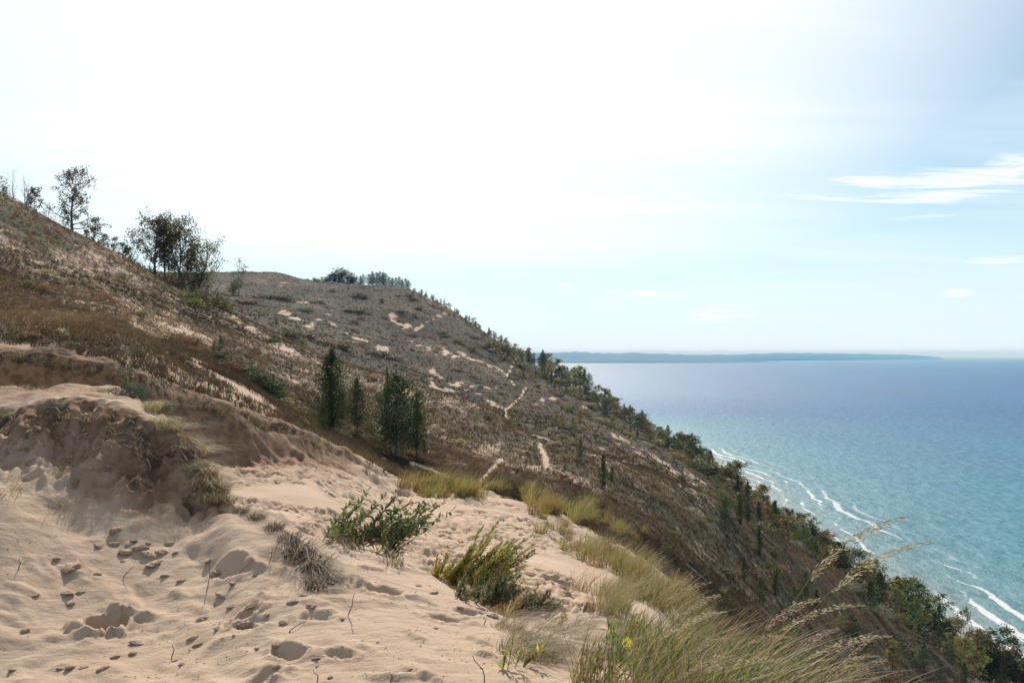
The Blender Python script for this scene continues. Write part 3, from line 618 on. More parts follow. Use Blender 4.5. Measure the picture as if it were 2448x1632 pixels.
# ------------------------------------------------------------------ the uncountable cover of the slopes
MINPY = np.minimum.accumulate(PY, axis=1)
def scatter(n, px0, px1, y0, y1, pw, seen=22):
    px = rng.uniform(px0, px1, n); q = pw + 1
    Y = (y0 ** q + rng.uniform(0, 1, n) * (y1 ** q - y0 ** q)) ** (1 / q)
    ok = bil(PY, px, Y) - bil(MINPY, px, Y) < seen
    return px[ok], Y[ok]
def cover(name, label, sets, mat):
    bag = Bag()
    for px, Y, hh, wd, nb, Sg, cols, ln in sets:
        n = len(px); 
        if not n: continue
        X = (px - CX) / F * Y; Z = bil(H, px, Y)
        tint = pick(cols, n) * (.74 if hh == .50 else .86); big_ = fbm(X / 9, Y / 22, 3, 131); mid_ = fbm(X / 2.6, Y / 6, 2, 133)
        tint = tint * (1 + .75 * big_ + .5 * mid_)[:, None] * np.stack([1 + .12 * big_, np.ones(n), 1 - .15 * mid_], -1); tint = np.clip(tint, .02, .6); sc = rng.uniform(0.55, 1.35, n)
        r = rng.normal(size=(n, nb, 2)) * (hh * 0.30) * sc[:, None, None]
        B = np.stack([np.repeat(X, nb) + r[:, :, 0].ravel(), np.repeat(Y, nb) + r[:, :, 1].ravel(), np.repeat(Z, nb) - 0.03], -1)
        B[:, 2] = ground(B[:, 0], B[:, 1]) - 0.02 * hh / .3
        h = np.repeat(hh * sc, nb) * rng.uniform(0.6, 1.15, n * nb)
        lean = rng.normal(size=(n * nb, 2)) * 0.42 + np.array(ln)
        V, q, own = blades(B, h, np.broadcast_to(wd, n * nb) * rng.uniform(.7, 1.3, n * nb), lean, Sg)
        t = np.repeat(tint, nb, 0) * rng.uniform(.75, 1.25, (n * nb, 1))
        bag.add(V, q, t[own])
    o = obj(name, bag.mesh(name, mat)); return tag(o, label, 'grass', kind='stuff')
def keep(px, Y, f):
    v = bil(veg, px, Y); t = bil(T, px, Y); k = f(v, t, px, Y); return px[k], Y[k]
s1 = keep(*scatter(int(90000 * DENS), -250, 2700, 19, 46, 0.6), lambda v, t, px, Y: (t > 7.0) & (t < 10.8) & (rng.uniform(0, 1, len(v)) < v * 1.15 - .12))
s2 = keep(*scatter(int(95000 * DENS), -300, 2800, 46, 120, 0.6), lambda v, t, px, Y: (t > 7.0) & (t < 11.2) & (rng.uniform(0, 1, len(v)) < v * 1.2 - .15))
s3 = keep(*scatter(int(12000 * DENS), 1500, 2700, 5.5, 22, 0.8), lambda v, t, px, Y: (t > 3.5) & (rng.uniform(0, 1, len(v)) < v * 1.1 - .25))
cover('hillside_grass', 'dry brown grass and litter covering the near dune slope',
      [(*s1, .17, .020, 7, 2, P_SLOPE, (.15, 0)), (*s2, .21, .042, 6, 1, P_SLOPE, (.12, 0)), (*s3, .24, .010, 7, 2, P_DRY + P_GREEN[:3], (.35, 0))], WHITE)
s4 = keep(*scatter(int(60000 * DENS), -100, 2800, 84, 500, 0.35, 8), lambda v, t, px, Y: (t > 10.6) & (t < 15.6) & (rng.uniform(0, 1, len(v)) < v * 1.25 - .2))
cover('bluff_grass', 'grey brown grass and low scrub covering the far bluff', [(*s4, .50, .16, 4, 1, P_FAR, (.15, 0))], WHITE)

# ------------------------------------------------------------------ plants as things
ORD = {1: 'first', 2: 'second', 3: 'third', 4: 'fourth', 5: 'fifth', 6: 'sixth', 7: 'seventh', 8: 'eighth', 9: 'ninth', 10: 'tenth'}
def nth(i): return ORD.get(i) or (f'{i}' + ('th' if 10 < i % 100 < 14 else {1: 'st', 2: 'nd', 3: 'rd'}.get(i % 10, 'th')))
class Proto:
    """one kind of thing: its parts are (name, mesh, [sub-parts]); placed again and again by copying objects"""
    def __init__(s, name, parts, cat): s.name, s.parts, s.cat = name, parts, cat
    def place(s, loc, rz=0.0, sc=1.0, label=None, group=None, name=None):
        if len(s.parts) == 1 and s.parts[0][0] is None:
            o = bpy.data.objects.new(name or s.name, s.parts[0][1]); COL.objects.link(o)
            o.location = loc; o.rotation_euler = (0, 0, rz); o.scale = sc if hasattr(sc, '__len__') else (sc,) * 3
        else:
            o = empty(name or s.name, loc, rz, sc)
            for pn, me, *sub in s.parts:
                p = obj(pn, me, o)
                for sn, sm in (sub[0] if sub else ()): obj(sn, sm, p)
        return tag(o, label, s.cat, group)

def deciduous(seed, stems=1, nb=22, spread=.30, t0=.25, shape=None, nleaf=2200, lsize=.035, cols=P_GREEN, bark=BARK, name='tree', bare=False, up=(25, 62), jit=.024, trunk_r=.016):
    global rng
    keep_rng = rng; rng = np.random.default_rng(seed)
    wood_, twig, pts = Bag(), Bag(), []
    shape = shape or (lambda t: math.sin(min(1, max(0, (t - .1) / .9)) * pi) ** .7 + .15)
    for st in range(stems):
        H_ = 1.0 if st == 0 else rng.uniform(.7, .95)
        off = np.array([rng.normal() * .02 * stems, rng.normal() * .02 * stems, -.02]); dr = rng.normal(size=2) * (.07 if stems == 1 else .13)
        tt = np.linspace(0, 1, 9); tr = np.stack([off[0] + dr[0] * tt ** 1.3 + .012 * np.sin(tt * 7 + rng.uniform(0, 6)), off[1] + dr[1] * tt ** 1.3 + .012 * np.cos(tt * 6 + rng.uniform(0, 6)), off[2] + tt * H_], -1)
        wood_.add(*tube(tr, trunk_r * H_ * (1.0 - .86 * tt) * (1 + .5 * np.exp(-tt * 14)), 6))
        k = max(6, int(nb / stems ** .5))
        for i in range(k):
            t = t0 + (0.985 - t0) * ((i + rng.uniform(0, 1)) / k)
            p0 = np.array([np.interp(t, tt, tr[:, j]) for j in range(3)]); a = i * 2.4 + rng.uniform(-.6, .6)
            L = spread * shape(t) * rng.uniform(.65, 1.15) * H_; el = radians(np.interp(t, [t0, 1], up) + rng.uniform(-10, 10))
            d = np.array([cos(a) * cos(el), sin(a) * cos(el), sin(el)]); s = np.linspace(0, 1, 5)
            br = p0 + d * L * s[:, None] + np.array([0, 0, 1]) * (L * .22 * s ** 2)[:, None] + rng.normal(size=(5, 3)) * .02 * L
            br[0] = p0; r0 = trunk_r * (1 - .86 * t) * .55
            wood_.add(*tube(br, r0 * (1 - .75 * s), 4))
            for m in range(rng.integers(4, 7)):
                u_ = rng.uniform(.25, 1); q0 = np.array([np.interp(u_, s, br[:, j]) for j in range(3)])
                dd = d + rng.normal(size=3) * .65; dd /= np.linalg.norm(dd); l2 = L * rng.uniform(.25, .5) + .015
                tw = q0 + dd * l2 * np.linspace(0, 1, 3)[:, None]; tw[1:, 2] += l2 * .12
                (twig if bare else wood_).add(*tube(tw, [r0 * .4, r0 * .25, r0 * .12], 3))
                pts += [q0 + (tw[-1] - q0) * f for f in (.35, .6, .8, 1.0, 1.0)]
                if bare:
                    for _ in range(3):
                        e = tw[1 + rng.integers(0, 2)]; d3 = dd + rng.normal(size=3) * .6
                        twig.add(*tube(np.array([e, e + d3 * l2 * .5]), [r0 * .18, r0 * .06], 3))
    pts = np.array(pts); crown = Bag(); zs = np.array([1, 1, 1 / max(1.0, np.percentile(pts[:, 2], 99.5))]); pts = pts * zs
    for bg_ in (wood_, twig): bg_.V = [v * zs for v in bg_.V]
    parts = [('trunk', wood_.mesh('trunk', bark, True))]
    if nleaf:
        own = rng.integers(0, len(pts), nleaf); C = pts[own] + rng.normal(size=(nleaf, 3)) * jit
        D = rng.normal(size=(nleaf, 3)) + np.array([.2, 0, -.25])
        V, q, o2 = leaves(C, D, lsize * rng.uniform(.6, 1.3, nleaf), lsize * .62 * rng.uniform(.7, 1.2, nleaf))
        pal = pick(cols, len(pts) // 4 + 1, .18)
        tint = pal[(own // 4)] * rng.uniform(.8, 1.2, (nleaf, 1)); crown.add(V, q, tint[o2])
        parts.append(('crown', crown.mesh('crown', LEAF)))
    if bare: parts.append(('twigs', twig.mesh('twigs', bark)))
    rng = keep_rng
    return Proto(name, parts, 'tree')

def conifer(seed, width=.16, base=.10, n=1700, cols=((.045, .075, .028), (.06, .09, .03), (.035, .055, .024), (.075, .09, .035)), pointed=1.0, name='cedar_tree', lsize=.045, lumps=46, trunk_r=.014, whorl=False):
    global rng
    keep_rng = rng; rng = np.random.default_rng(seed)
    wood_ = Bag(); tt = np.linspace(0, 1, 6)
    wood_.add(*tube(np.stack([.01 * np.sin(tt * 5), .01 * np.cos(tt * 4), tt * .96 - .03], -1), trunk_r * (1.05 - tt), 6))
    C, D, own = [], [], []
    for i in range(lumps):
        t = base + (1 - base) * (i + rng.uniform(0, 1)) / lumps; a = i * 2.4 + rng.uniform(-.5, .5)
        R = width * (min(1, (1 - t) * (1.6 if whorl else 2.1 if pointed > .5 else 2.6)) ** (1.0 if whorl else .75 if pointed > .5 else .6)) * min(1, .45 + (t - base) * 2.6) * rng.uniform(.40, 1.25)
        if whorl: R *= .75 + .5 * ((i * 7 / lumps) % 1)
        k = int(n / lumps * (.4 + R / width))
        tip = np.array([cos(a) * R, sin(a) * R, t + (rng.uniform(.02, .13) * (1 - t * .6) if not whorl else -.02)]); ax = np.array([0, 0, t - .02])
        wood_.add(*tube(np.array([ax, tip * .9 + ax * .1]), [trunk_r * .35, trunk_r * .1], 3))
        f = rng.uniform(.15, 1, k)[:, None] ** .7
        C.append(ax + (tip - ax) * f + rng.normal(size=(k, 3)) * (.012 + .22 * R) * np.array([1, 1, 1.2])); out_ = (tip - ax) / (np.linalg.norm(tip - ax) + 1e-6)
        D.append(out_ * .7 + np.array([0, 0, .8 if not whorl else .15]) + rng.normal(size=(k, 3)) * .45); own.append(np.full(k, i))
    C = np.concatenate(C); D = np.concatenate(D); own = np.concatenate(own); C[:, 2] = np.maximum(C[:, 2], .01)
    pal = pick(cols, lumps, .22); V, q, o2 = leaves(C, D, lsize * rng.uniform(.6, 1.3, len(C)), lsize * .38)
    crown = Bag(); crown.add(V, q, (pal[own] * rng.uniform(.75, 1.25, (len(C), 1)))[o2])
    rng = keep_rng
    return Proto(name, [('trunk', wood_.mesh('trunk', BARK, True)), ('crown', crown.mesh('crown', NEEDLE))], 'tree')

def shrub(seed, n=700, cols=P_GREEN, lsize=.10, lumps=14, flat=.6, name='shrub', mat=None, wspread=.5):
    """a low bush about 1 m across: stems and foliage"""
    global rng
    keep_rng = rng; rng = np.random.default_rng(seed)
    st = Bag(); C, D, own = [], [], []
    for i in range(lumps):
        a = rng.uniform(0, 2 * pi); rr = wspread * rng.uniform(.1, 1) ** .6; hz_ = flat * rng.uniform(.45, 1) * (1 - .45 * (rr / wspread) ** 2)
        c = np.array([cos(a) * rr, sin(a) * rr, hz_])
        st.add(*tube(np.array([[0, 0, -.05], c * np.array([.4, .4, .5]), c]), [.012, .008, .003], 3))
        k = n // lumps; C.append(c + rng.normal(size=(k, 3)) * np.array([.13, .13, .11]) - np.array([0, 0, .08])); D.append(rng.normal(size=(k, 3)) * .7 + np.array([c[0], c[1], .5])); own.append(np.full(k, i))
    C = np.concatenate(C); D = np.concatenate(D); own = np.concatenate(own); C[:, 2] = np.maximum(C[:, 2], .0)
    pal = pick(cols, lumps, .2); V, q, o2 = leaves(C, D, lsize * rng.uniform(.6, 1.3, len(C)), lsize * .5)
    fo = Bag(); fo.add(V, q, (pal[own] * rng.uniform(.75, 1.25, (len(C), 1)))[o2]); rng = keep_rng
    return Proto(name, [('stems', st.mesh('stems', TWIG)), ('foliage', fo.mesh('foliage', mat or LEAF))], 'shrub')

G_OLIVE = [(.085, .085, .032), (.11, .10, .038), (.07, .075, .03), (.12, .10, .045)]
G_YEL = [(.20, .17, .04), (.16, .155, .045), (.12, .13, .04), (.22, .16, .045)]
G_GREEN = [(.065, .09, .03), (.085, .105, .035), (.05, .07, .027)]
G_ORG = [(.24, .13, .04), (.20, .12, .045), (.16, .12, .05)]
G_DARK = [(.05, .055, .026), (.065, .065, .03), (.085, .07, .034)]
G_RUST = [(.15, .075, .045), (.12, .07, .045), (.16, .10, .05)]
tall_fan = lambda t: .35 + .9 * math.sin(max(0, (t - .15) / .85) * pi) ** .8
birch = [(n_, deciduous(s_, st, 16, sp, .22, None, 1500, .040, c_, BIRCH, 'birch_tree')) for n_, s_, st, sp, c_ in
         (('olive', 1, 1, .26, G_OLIVE), ('yellowing', 2, 1, .24, G_YEL), ('olive green', 3, 2, .28, G_OLIVE + G_GREEN), ('dull green', 4, 1, .30, G_GREEN), ('orange tinged', 5, 1, .26, G_ORG + G_OLIVE), ('golden green', 6, 2, .26, G_YEL + G_OLIVE))]
ced = [conifer(s_, w_, .05, 1500, pointed=p_) for s_, w_, p_ in ((31, .17, 1), (32, .22, 0), (33, .14, 1))]
fir = [conifer(s_, w_, .06, 1700, pointed=1, name='fir_tree', whorl=True) for s_, w_ in ((41, .22), (42, .19))]
shr = [('dark green', shrub(51, 600, G_DARK)), ('brown', shrub(52, 500, P_DRY[:4])), ('rusty', shrub(53, 500, G_RUST)), ('olive', shrub(54, 600, G_OLIVE)), ('yellow green', shrub(55, 600, G_YEL)), ('grey green', shrub(56, 500, [(.12, .14, .10), (.16, .17, .13)]))]
SH = dict(shr)
# ------------------------------------------------------------------ trees and shrubs where they stand
def put(proto, px, base, top, label, group=None, Y=None, w=None, rz=None, name=None, dz=-.08):
    """stand a plant on the ground: photo column, rows of its foot and top; Y = metres ahead when the foot is hidden behind a rise"""
    if Y is None: loc = hit(px, base)
    else:
        loc = on(px, Y); base = max(base, Y0 - loc[2] / Y * F) if base else Y0 - loc[2] / Y * F
    hgt = (base - top) / F * loc[1]
    zt = -(top - Y0) / F * loc[1]; hgt = max(zt - loc[2], .1)
    sx = hgt if w is None else w / F * loc[1]
    return proto.place((loc[0], loc[1], loc[2] + dz * min(1, hgt)), rng.uniform(0, 6.28) if rz is None else rz, (sx, sx, hgt), label, group, name)

# --- the left crest
lone = deciduous(101, 1, 30, .36, .10, lambda t: .55 + .55 * abs(math.sin(t * 6.0)) * (1.1 - t), 3400, .026, [(.055, .05, .03), (.075, .06, .035)], BARK, 'broadleaf_tree', up=(5, 60), jit=.022, trunk_r=.022)
put(lone, 174, 560, 398, 'tall sparse dark tree standing alone on the left crest', 'trees on the left crest', Y=77, rz=.4)
bare1 = deciduous(102, 3, 14, .22, .2, None, 0, bark=BARK, name='bare_tree', bare=True, up=(45, 75), trunk_r=.013)
put(bare1, 48, 500, 402, 'leafless thin tree with several upright stems, near the leaning post', 'trees on the left crest', Y=76)
put(bare1, 70, 520, 428, 'lower leafless tree between the upright bare stems and the small leafy tree', 'trees on the left crest', Y=77.5)
put(deciduous(103, 1, 14, .24, .2, None, 700, .05, G_DARK, name='young_tree'), 84, 520, 446, 'small leafy tree just above the leaning post', 'trees on the left crest', Y=77)
put(deciduous(104, 3, 18, .4, .1, None, 900, .05, G_DARK, name='young_tree'), 4, 490, 422, 'dark bushy tree cut off by the left picture edge', 'trees on the left crest', Y=74)
put(bare1, 24, 500, 440, 'leafless twiggy shrub tree beside the dark bush on the crest', 'trees on the left crest', Y=76)
put(bare1, 112, 540, 480, 'low bare twiggy sapling left of the tall sparse tree', 'trees on the left crest', Y=77)
yt = deciduous(105, 2, 16, .26, .08, None, 1100, .045, G_DARK + G_OLIVE, name='young_tree'); yt2 = deciduous(106, 1, 14, .22, .08, None, 900, .05, G_OLIVE, name='young_tree')
for i, (px, tp, yy, pr, d) in enumerate([(226, 515, 84, yt, 'narrow dark young tree just right of the tall sparse tree'), (204, 548, 82, yt2, 'short bushy young tree under the tall sparse tree'), (250, 556, 86, yt2, 'slim sapling on the crest, first to the right of the narrow young tree'),
        (272, 563, 88, yt, 'slim sapling on the crest, second to the right of the narrow young tree'), (292, 578, 89, yt2, 'rounded sapling halfway between the tall tree and the tree clump'), (312, 568, 91, yt, 'taller sapling leaning against the tree clump'), (300, 588, 88, yt2, 'lowest rounded sapling beside the tree clump')]):
    put(pr, px, 0, tp, d, 'saplings along the left crest', Y=yy)
cl = [(366, 506, 92, 125, deciduous(110, 1, 26, .30, .28, tall_fan, 3800, .026, G_DARK + [(.10, .085, .035)], BARK, 'broadleaf_tree', trunk_r=.020), 'tall open tree at the left end of the tree clump'),
      (398, 530, 94, 95, deciduous(111, 1, 22, .26, .3, tall_fan, 2400, .028, G_OLIVE, BARK, 'broadleaf_tree'), 'thin see-through tree in the middle of the tree clump'),
      (424, 514, 95, 110, deciduous(112, 1, 22, .24, .35, tall_fan, 2300, .028, G_DARK, BARK, 'broadleaf_tree', trunk_r=.018), 'slender tree with a straight dark trunk in the tree clump'),
      (452, 528, 96, 135, deciduous(113, 3, 30, .34, .15, tall_fan, 5200, .026, G_OLIVE + G_DARK, BARK, 'broadleaf_tree', trunk_r=.018), 'broadest domed tree at the right end of the tree clump'),
      (478, 585, 97, 80, deciduous(114, 3, 24, .40, .08, None, 3200, .028, G_OLIVE + G_DARK, BARK, 'broadleaf_tree'), 'lower spreading tree right of the domed tree')]
for px, tp, yy, w_, pr, d in cl: put(pr, px, 0, tp, d, 'trees of the clump on the left crest', Y=yy, w=w_ * 1.35)
for i, (px, bs, tp, w_, k, d) in enumerate([(345, 655, 618, 60, 'olive', 'olive shrub at the left foot of the tree clump'), (385, 685, 640, 70, 'rusty', 'rusty shrub under the tall open tree'), (420, 700, 655, 60, 'rusty', 'rusty shrub under the straight dark trunk'),
        (450, 720, 668, 80, 'olive', 'olive shrub under the domed tree'), (500, 735, 665, 90, 'dark green', 'dark shrub at the right foot of the tree clump'), (535, 742, 690, 60, 'dark green', 'dark shrub at the far right end of the clump'), (434, 706, 684, 36, 'yellow green', 'bright yellow shrub in front of the tree clump'),
        (400, 690, 672, 40, 'yellow green', 'smaller yellow shrub left of the bright yellow one'), (470, 735, 690, 70, 'olive', 'low olive shrub below the domed tree'), (320, 640, 600, 40, 'olive', 'slim olive shrub beside the lowest saplings')]):
    put(SH[k], px, bs, tp, d, 'shrubs under the tree clump', Y=None if bs > 700 else 90, w=w_ * .9)
put(deciduous(115, 2, 16, .30, .2, None, 420, .05, G_DARK, BARK, 'young_tree', bare=False), 572, 672, 617, 'half bare little tree alone on the saddle right of the clump', Y=330, w=50)
put(shr[0][1], 558, 672, 650, 'low twiggy shrub at the foot of the half bare tree', Y=325, w=26)

# --- crest of the far hill
DOME = [deciduous(120 + i, 3, 30, .5, .03, lambda t: 1.15 - t * .75, 3200, .05, G_DARK, BARK, 'hilltop_tree', up=(8, 60)) for i in range(2)]
top_ = [(800, 648, 42, 'olive', 0), (820, 641, 56, 'olive green', 2), (842, 652, 40, 'dull green', 3), (782, 660, 30, 'dull green', 3)]
for i, (px, tp, w_, d, k) in enumerate(top_): put(DOME[i % 2], px, 684, tp, f'{d} round tree in the dome-shaped clump on the hilltop, {nth([3, 0, 1, 2].index(i) + 1)} from its left end', 'trees of the dome-shaped clump on the hilltop', Y=436 - i, w=w_ * 1.15, name='hilltop_tree')
gr = [(862, 660, 12), (868, 656, 12), (882, 656, 16), (890, 650, 20), (900, 652, 18), (908, 650, 18), (916, 652, 18), (922, 654, 16), (931, 662, 12), (938, 664, 12), (946, 664, 14), (954, 662, 14), (961, 668, 12), (970, 666, 14), (976, 670, 12)]
for i, (px, tp, w_) in enumerate(gr): put(ced[1 if i % 3 else 0], px, 690, tp, f'dark pine in the grove on the hilltop, {nth(i + 1)} from the dome-shaped clump', 'pines in the hilltop grove', Y=428 - i * .7, w=w_ * 2.6, name='pine_tree')
for i, (px, tp) in enumerate([(735, 662), (752, 656), (760, 659), (770, 664)]): put(shr[0][1], px, 676, tp, f'tiny dark shrub on the skyline left of the dome-shaped clump, {nth(i + 1)} from the left', 'skyline shrubs left of the dome-shaped clump', Y=442, w=13)

# --- the wooded edge of the bluff, from the hilltop down to the water
def bluffY(px, t): return float(np.interp(t, np.arange(len(KY)), [np.interp(px, pxc, KY[i]) for i in range(len(KY))]))
hp = lambda px: np.interp(px, [960, 1060, 1160, 1240, 1300, 1400, 1500, 1600, 1650, 1720, 1800, 1900, 2000, 2150, 2300, 2448], [13, 16, 18, 25, 42, 52, 50, 54, 78, 84, 84, 84, 84, 100, 112, 122])
edge = []
px = 985.0
while px < 2560:
    for row in range(4 if px > 1230 else 3):
        q = px + rng.uniform(-7, 7); t = (14.06, 13.94, 13.75, 13.35)[row] + rng.uniform(-.1, .1)
        if row == 3 and rng.uniform() < .45: continue
        hh = hp(q) * rng.uniform(.55, 1.10) * (1.1, 1, .85, .6)[row]
        edge.append((q, t, hh))
    px += np.interp(px, [985, 1230, 1500, 2000, 2500], [11, 11.5, 13.5, 19, 26])
edge.sort()
left = rng.permutation(len(edge))
for i, (q, t, hh) in enumerate(edge):
    Y = bluffY(q, t); x, y, z = on(q, Y); top = Y0 - z / Y * F - hh
    r = rng.uniform()
    con = r < np.interp(q, [1000, 1250, 1400, 1800, 2400], [.75, .6, .28, .34, .25])
    if con:
        k = rng.integers(0, 5); pr = (ced + fir)[k]; d = ('pointed dark cedar', 'blunt dark cedar', 'narrow dark cedar', 'broad dark fir', 'dark fir')[k]; ww = hh * rng.uniform(.9, 1.2)
    else:
        k = rng.choice(6, p=[.27, .18, .22, .13, .06, .14]); d, pr = birch[k]; d += ' birch'; hh *= 1.12; ww = hh * rng.uniform(1.05, 1.4)
    sz = 'tall ' if hh > hp(q) * .92 else 'small ' if hh < hp(q) * .55 else ''
    put(pr, q, 0, top, f'{sz}{d} on the wooded bluff edge, {nth(i + 1)} tree down from the hilltop', 'trees along the bluff edge', Y=Y, w=ww)
und = []
for i in range(120):
    q = 1150 + 1400 * ((i + rng.uniform(0, 1)) / 120); und.append((q, rng.uniform(13.1, 14.2)))
for i, (q, t) in enumerate(und):
    Y = bluffY(q, t); x, y, z = on(q, Y); hh = hp(q) * rng.uniform(.3, .6); k = rng.choice(6, p=[.25, .12, .13, .3, .15, .05])
    put(shr[k][1], q, 0, Y0 - z / Y * F - hh, f'{shr[k][0]} undergrowth bush between the bluff edge trees, {nth(i + 1)} down from the hilltop', 'undergrowth along the bluff edge', Y=Y, w=hh * rng.uniform(1.4, 2.2), name='undergrowth_bush')
fc = sorted((1640 + 860 * rng.uniform() ** .8, rng.uniform(8.4, 11.2)) for i in range(85))
for i, (q, t) in enumerate(fc):
    Y = bluffY(q, t); x, y, z = on(q, Y); r = rng.uniform(); hh = hp(q) * rng.uniform(.35, .85)
    if q > 2150 or t > 10: hh *= 1.1
    if r < .5: k = rng.choice([0, 3, 5, 2]); pr, d, ww = shr[k][1], f'{shr[k][0]} bush', hh * .5 * rng.uniform(1.5, 2.4); hh *= .5
    elif r < .78: k = rng.integers(0, 6); pr, d, ww = birch[k][1], f'{birch[k][0]} tree', hh * 1.4
    else: k = rng.integers(0, 3); pr, d, ww = ced[k], ('pointed', 'blunt', 'narrow')[k] + ' cedar', hh * 1.15
    put(pr, q, 0, Y0 - z / Y * F - hh, f'{d} on the lower bluff face behind tall grass, {nth(i + 1)} from the left', 'plants scattered on the lower bluff face', Y=Y, w=ww)
# trees and cedars standing clear on the bluff face
solo = [(1733, 1268, 1196, 'c1', 34, 'dark blunt cedar on the bluff face, left one of a close pair'), (1769, 1258, 1182, 'c2', 30, 'dark slim cedar on the bluff face, right one of a close pair'), (1787, 1248, 1150, 'c0', 34, 'tallest dark cedar just behind the close pair'),
        (1815, 1326, 1258, 'c2', 26, 'narrow cedar downhill of the close pair'), (1650, 1192, 1168, 's0', 26, 'round dark bush on the open slope above the cedar pair'), (1785, 1308, 1278, 's0', 36, 'dark bush just left of the narrow downhill cedar'),
        (2080, 1452, 1386, 'f0', 46, 'perfect pointed fir among the birches above the beach'), (2040, 1528, 1472, 'c1', 42, 'blunt dark cedar behind the seed heads of the tall grass'), (2247, 1552, 1496, 'c1', 42, 'round dark cedar next to the orange tree'),
        (2206, 1595, 1530, 'f1', 44, 'ragged dark fir below the orange tree'), (2222, 1520, 1462, 'b4', 34, 'bright orange tree on the bluff above the beach'), (2185, 1520, 1386, 'b3', 84, 'largest broad tree on the lower bluff, with a forked open top'),
        (2282, 1560, 1448, 'b2', 60, 'tall open tree right of the orange tree, against the water'), (2345, 1590, 1502, 'b0', 62, 'twin-topped tree against the surf in the lower right corner'), (2052, 1395, 1326, 'b2', 40, 'open tree with bare top standing against the beach'),
        (2398, 1640, 1606, 'c1', 36, 'dark cedar at the bottom right corner'), (2440, 1640, 1560, 'b2', 70, 'open tree cut by the right picture edge'),
        (1388, 1096, 1050, 'c0', 22, 'small two-tiered cedar beside the sandy path, left of the tall slope cedar'), (1421, 1084, 1062, 's3', 20, 'little olive bush right of the two-tiered cedar'), (1442, 1166, 1086, 'c2', 36, 'tall narrow cedar alone on the brown slope below the path'),
        (1463, 1146, 1112, 'c0', 18, 'small cedar right behind the tall slope cedar'), (1237, 1136, 1116, 'c2', 9, 'tiny upright cedar left of the foot of the steep path'), (1370, 1038, 1018, 's0', 22, 'round black-green bush in front of the yellow trees'),
        (1467, 1004, 990, 's0', 9, 'lone small round bush between the yellow trees and the bluff wood'), (1326, 1028, 990, 'b5', 30, 'pale yellow-green tree left of the round black-green bush'), (1344, 1026, 998, 'b1', 26, 'smaller yellow tree just left of the golden tree'),
        (1386, 1022, 980, 'b4', 30, 'golden orange tree behind the round black-green bush'), (1372, 1024, 996, 'b5', 22, 'yellow-green tree leaning against the golden tree'), (1366, 986, 946, 's3', 40, 'big olive bush on the far slope above the golden tree'),
        (1318, 918, 888, 'c0', 16, 'dark pointed cedar at the top of the footpath slope'), (1217, 908, 892, 'c2', 7, 'tiny cedar on the narrow footpath'), (1160, 968, 955, 's4', 20, 'yellow bush on the edge of the near ridge'), (1560, 1160, 1142, 's3', 24, 'low olive bush on the mauve slope'),
        (1582, 1200, 1182, 's0', 26, 'low dark bush left of the mauve slope'), (1527, 1120, 1108, 's0', 14, 'small dark bush at the top of the mauve slope'), (1850, 1330, 1305, 's0', 32, 'dark spreading bush on the bluff face right of the narrow cedar'), (1690, 1240, 1222, 's3', 26, 'olive bush uphill of the cedar pair'),
        (1600, 1260, 1246, 's0', 22, 'small dark bush low on the open slope'), (1450, 1215, 1203, 's0', 14, 'tiny dark bush below the tall slope cedar'), (1220, 1150, 1130, 's3', 22, 'olive bush at the path fork above the sand bowl')]
for px, bs, tp, k, w_, d in solo:
    pr = {'c': ced, 'f': fir, 'b': [x[1] for x in birch], 's': [x[1] for x in shr]}[k[0]][int(k[1])]
    put(pr, px, bs, tp, d, None, w=w_ * (1.45 if k[0] == 'b' else 2.3 if k[0] in 'cf' else 1.1))

FS = []
# --- junipers and cedars in the middle distance
big = dict(lsize=.032, lumps=80)
c_a = conifer(61, .20, .02, 5200, ((.036, .07, .02), (.05, .088, .024), (.026, .046, .016)), **big); c_b = conifer(62, .36, .16, 7000, ((.03, .055, .018), (.045, .075, .022), (.025, .04, .016)), pointed=0, **big)
c_c = conifer(63, .20, .20, 3600, ((.06, .075, .024), (.10, .075, .03), (.045, .06, .02)), **big); c_d = conifer(64, .17, .12, 2600, ((.05, .085, .025), (.07, .10, .03)), lsize=.034, lumps=50)
mid = [(792, 1024, 838, c_a, None, 'tall pointed bright green cedar, leftmost of the mid-slope group'), (772, 1026, 945, c_d, 70, 'short slim cedar at the foot of the leftmost cedar'), (818, 1012, 930, c_c, 62, 'bushy low cedar between the leftmost and the brownish cedar'),
       (853, 1044, 905, c_c, 150, 'brownish cedar with a bare lower trunk in the mid-slope group'), (948, 1090, 900, c_b, 182, 'largest broad black-green cedar, with several dark trunks'), (997, 1090, 938, c_d, 150, 'slender see-through cedar right of the largest one'),
       (925, 1005, 878, c_d, 46, 'thin spire of a cedar rising behind the largest one'), (1014, 1084, 1048, c_d, 46, 'very small cedar at the right foot of the slender one')]
for px, bs, tp, pr, w_, d in mid: put(pr, px, bs, tp, d, 'cedars on the middle slope', w=w_)
for px, bs, tp, w_, k, d in [(878, 1030, 990, 46, 'dark green', 'dark bush between the brownish and the largest cedar'), (906, 1036, 1008, 50, 'olive', 'low olive bush left of the largest cedar'), (820, 1042, 1015, 40, 'olive', 'low olive bush in front of the leftmost cedar'), (985, 1088, 1060, 26, 'yellow green', 'pale leafy bush at the foot of the slender cedar')]:
    put(SH[k], px, bs, tp, d, 'bushes among the cedars', w=w_)
jun = shrub(65, 2200, [(.045, .075, .026), (.06, .095, .03), (.075, .11, .035)], .07, 26, .55, 'juniper', NEEDLE)
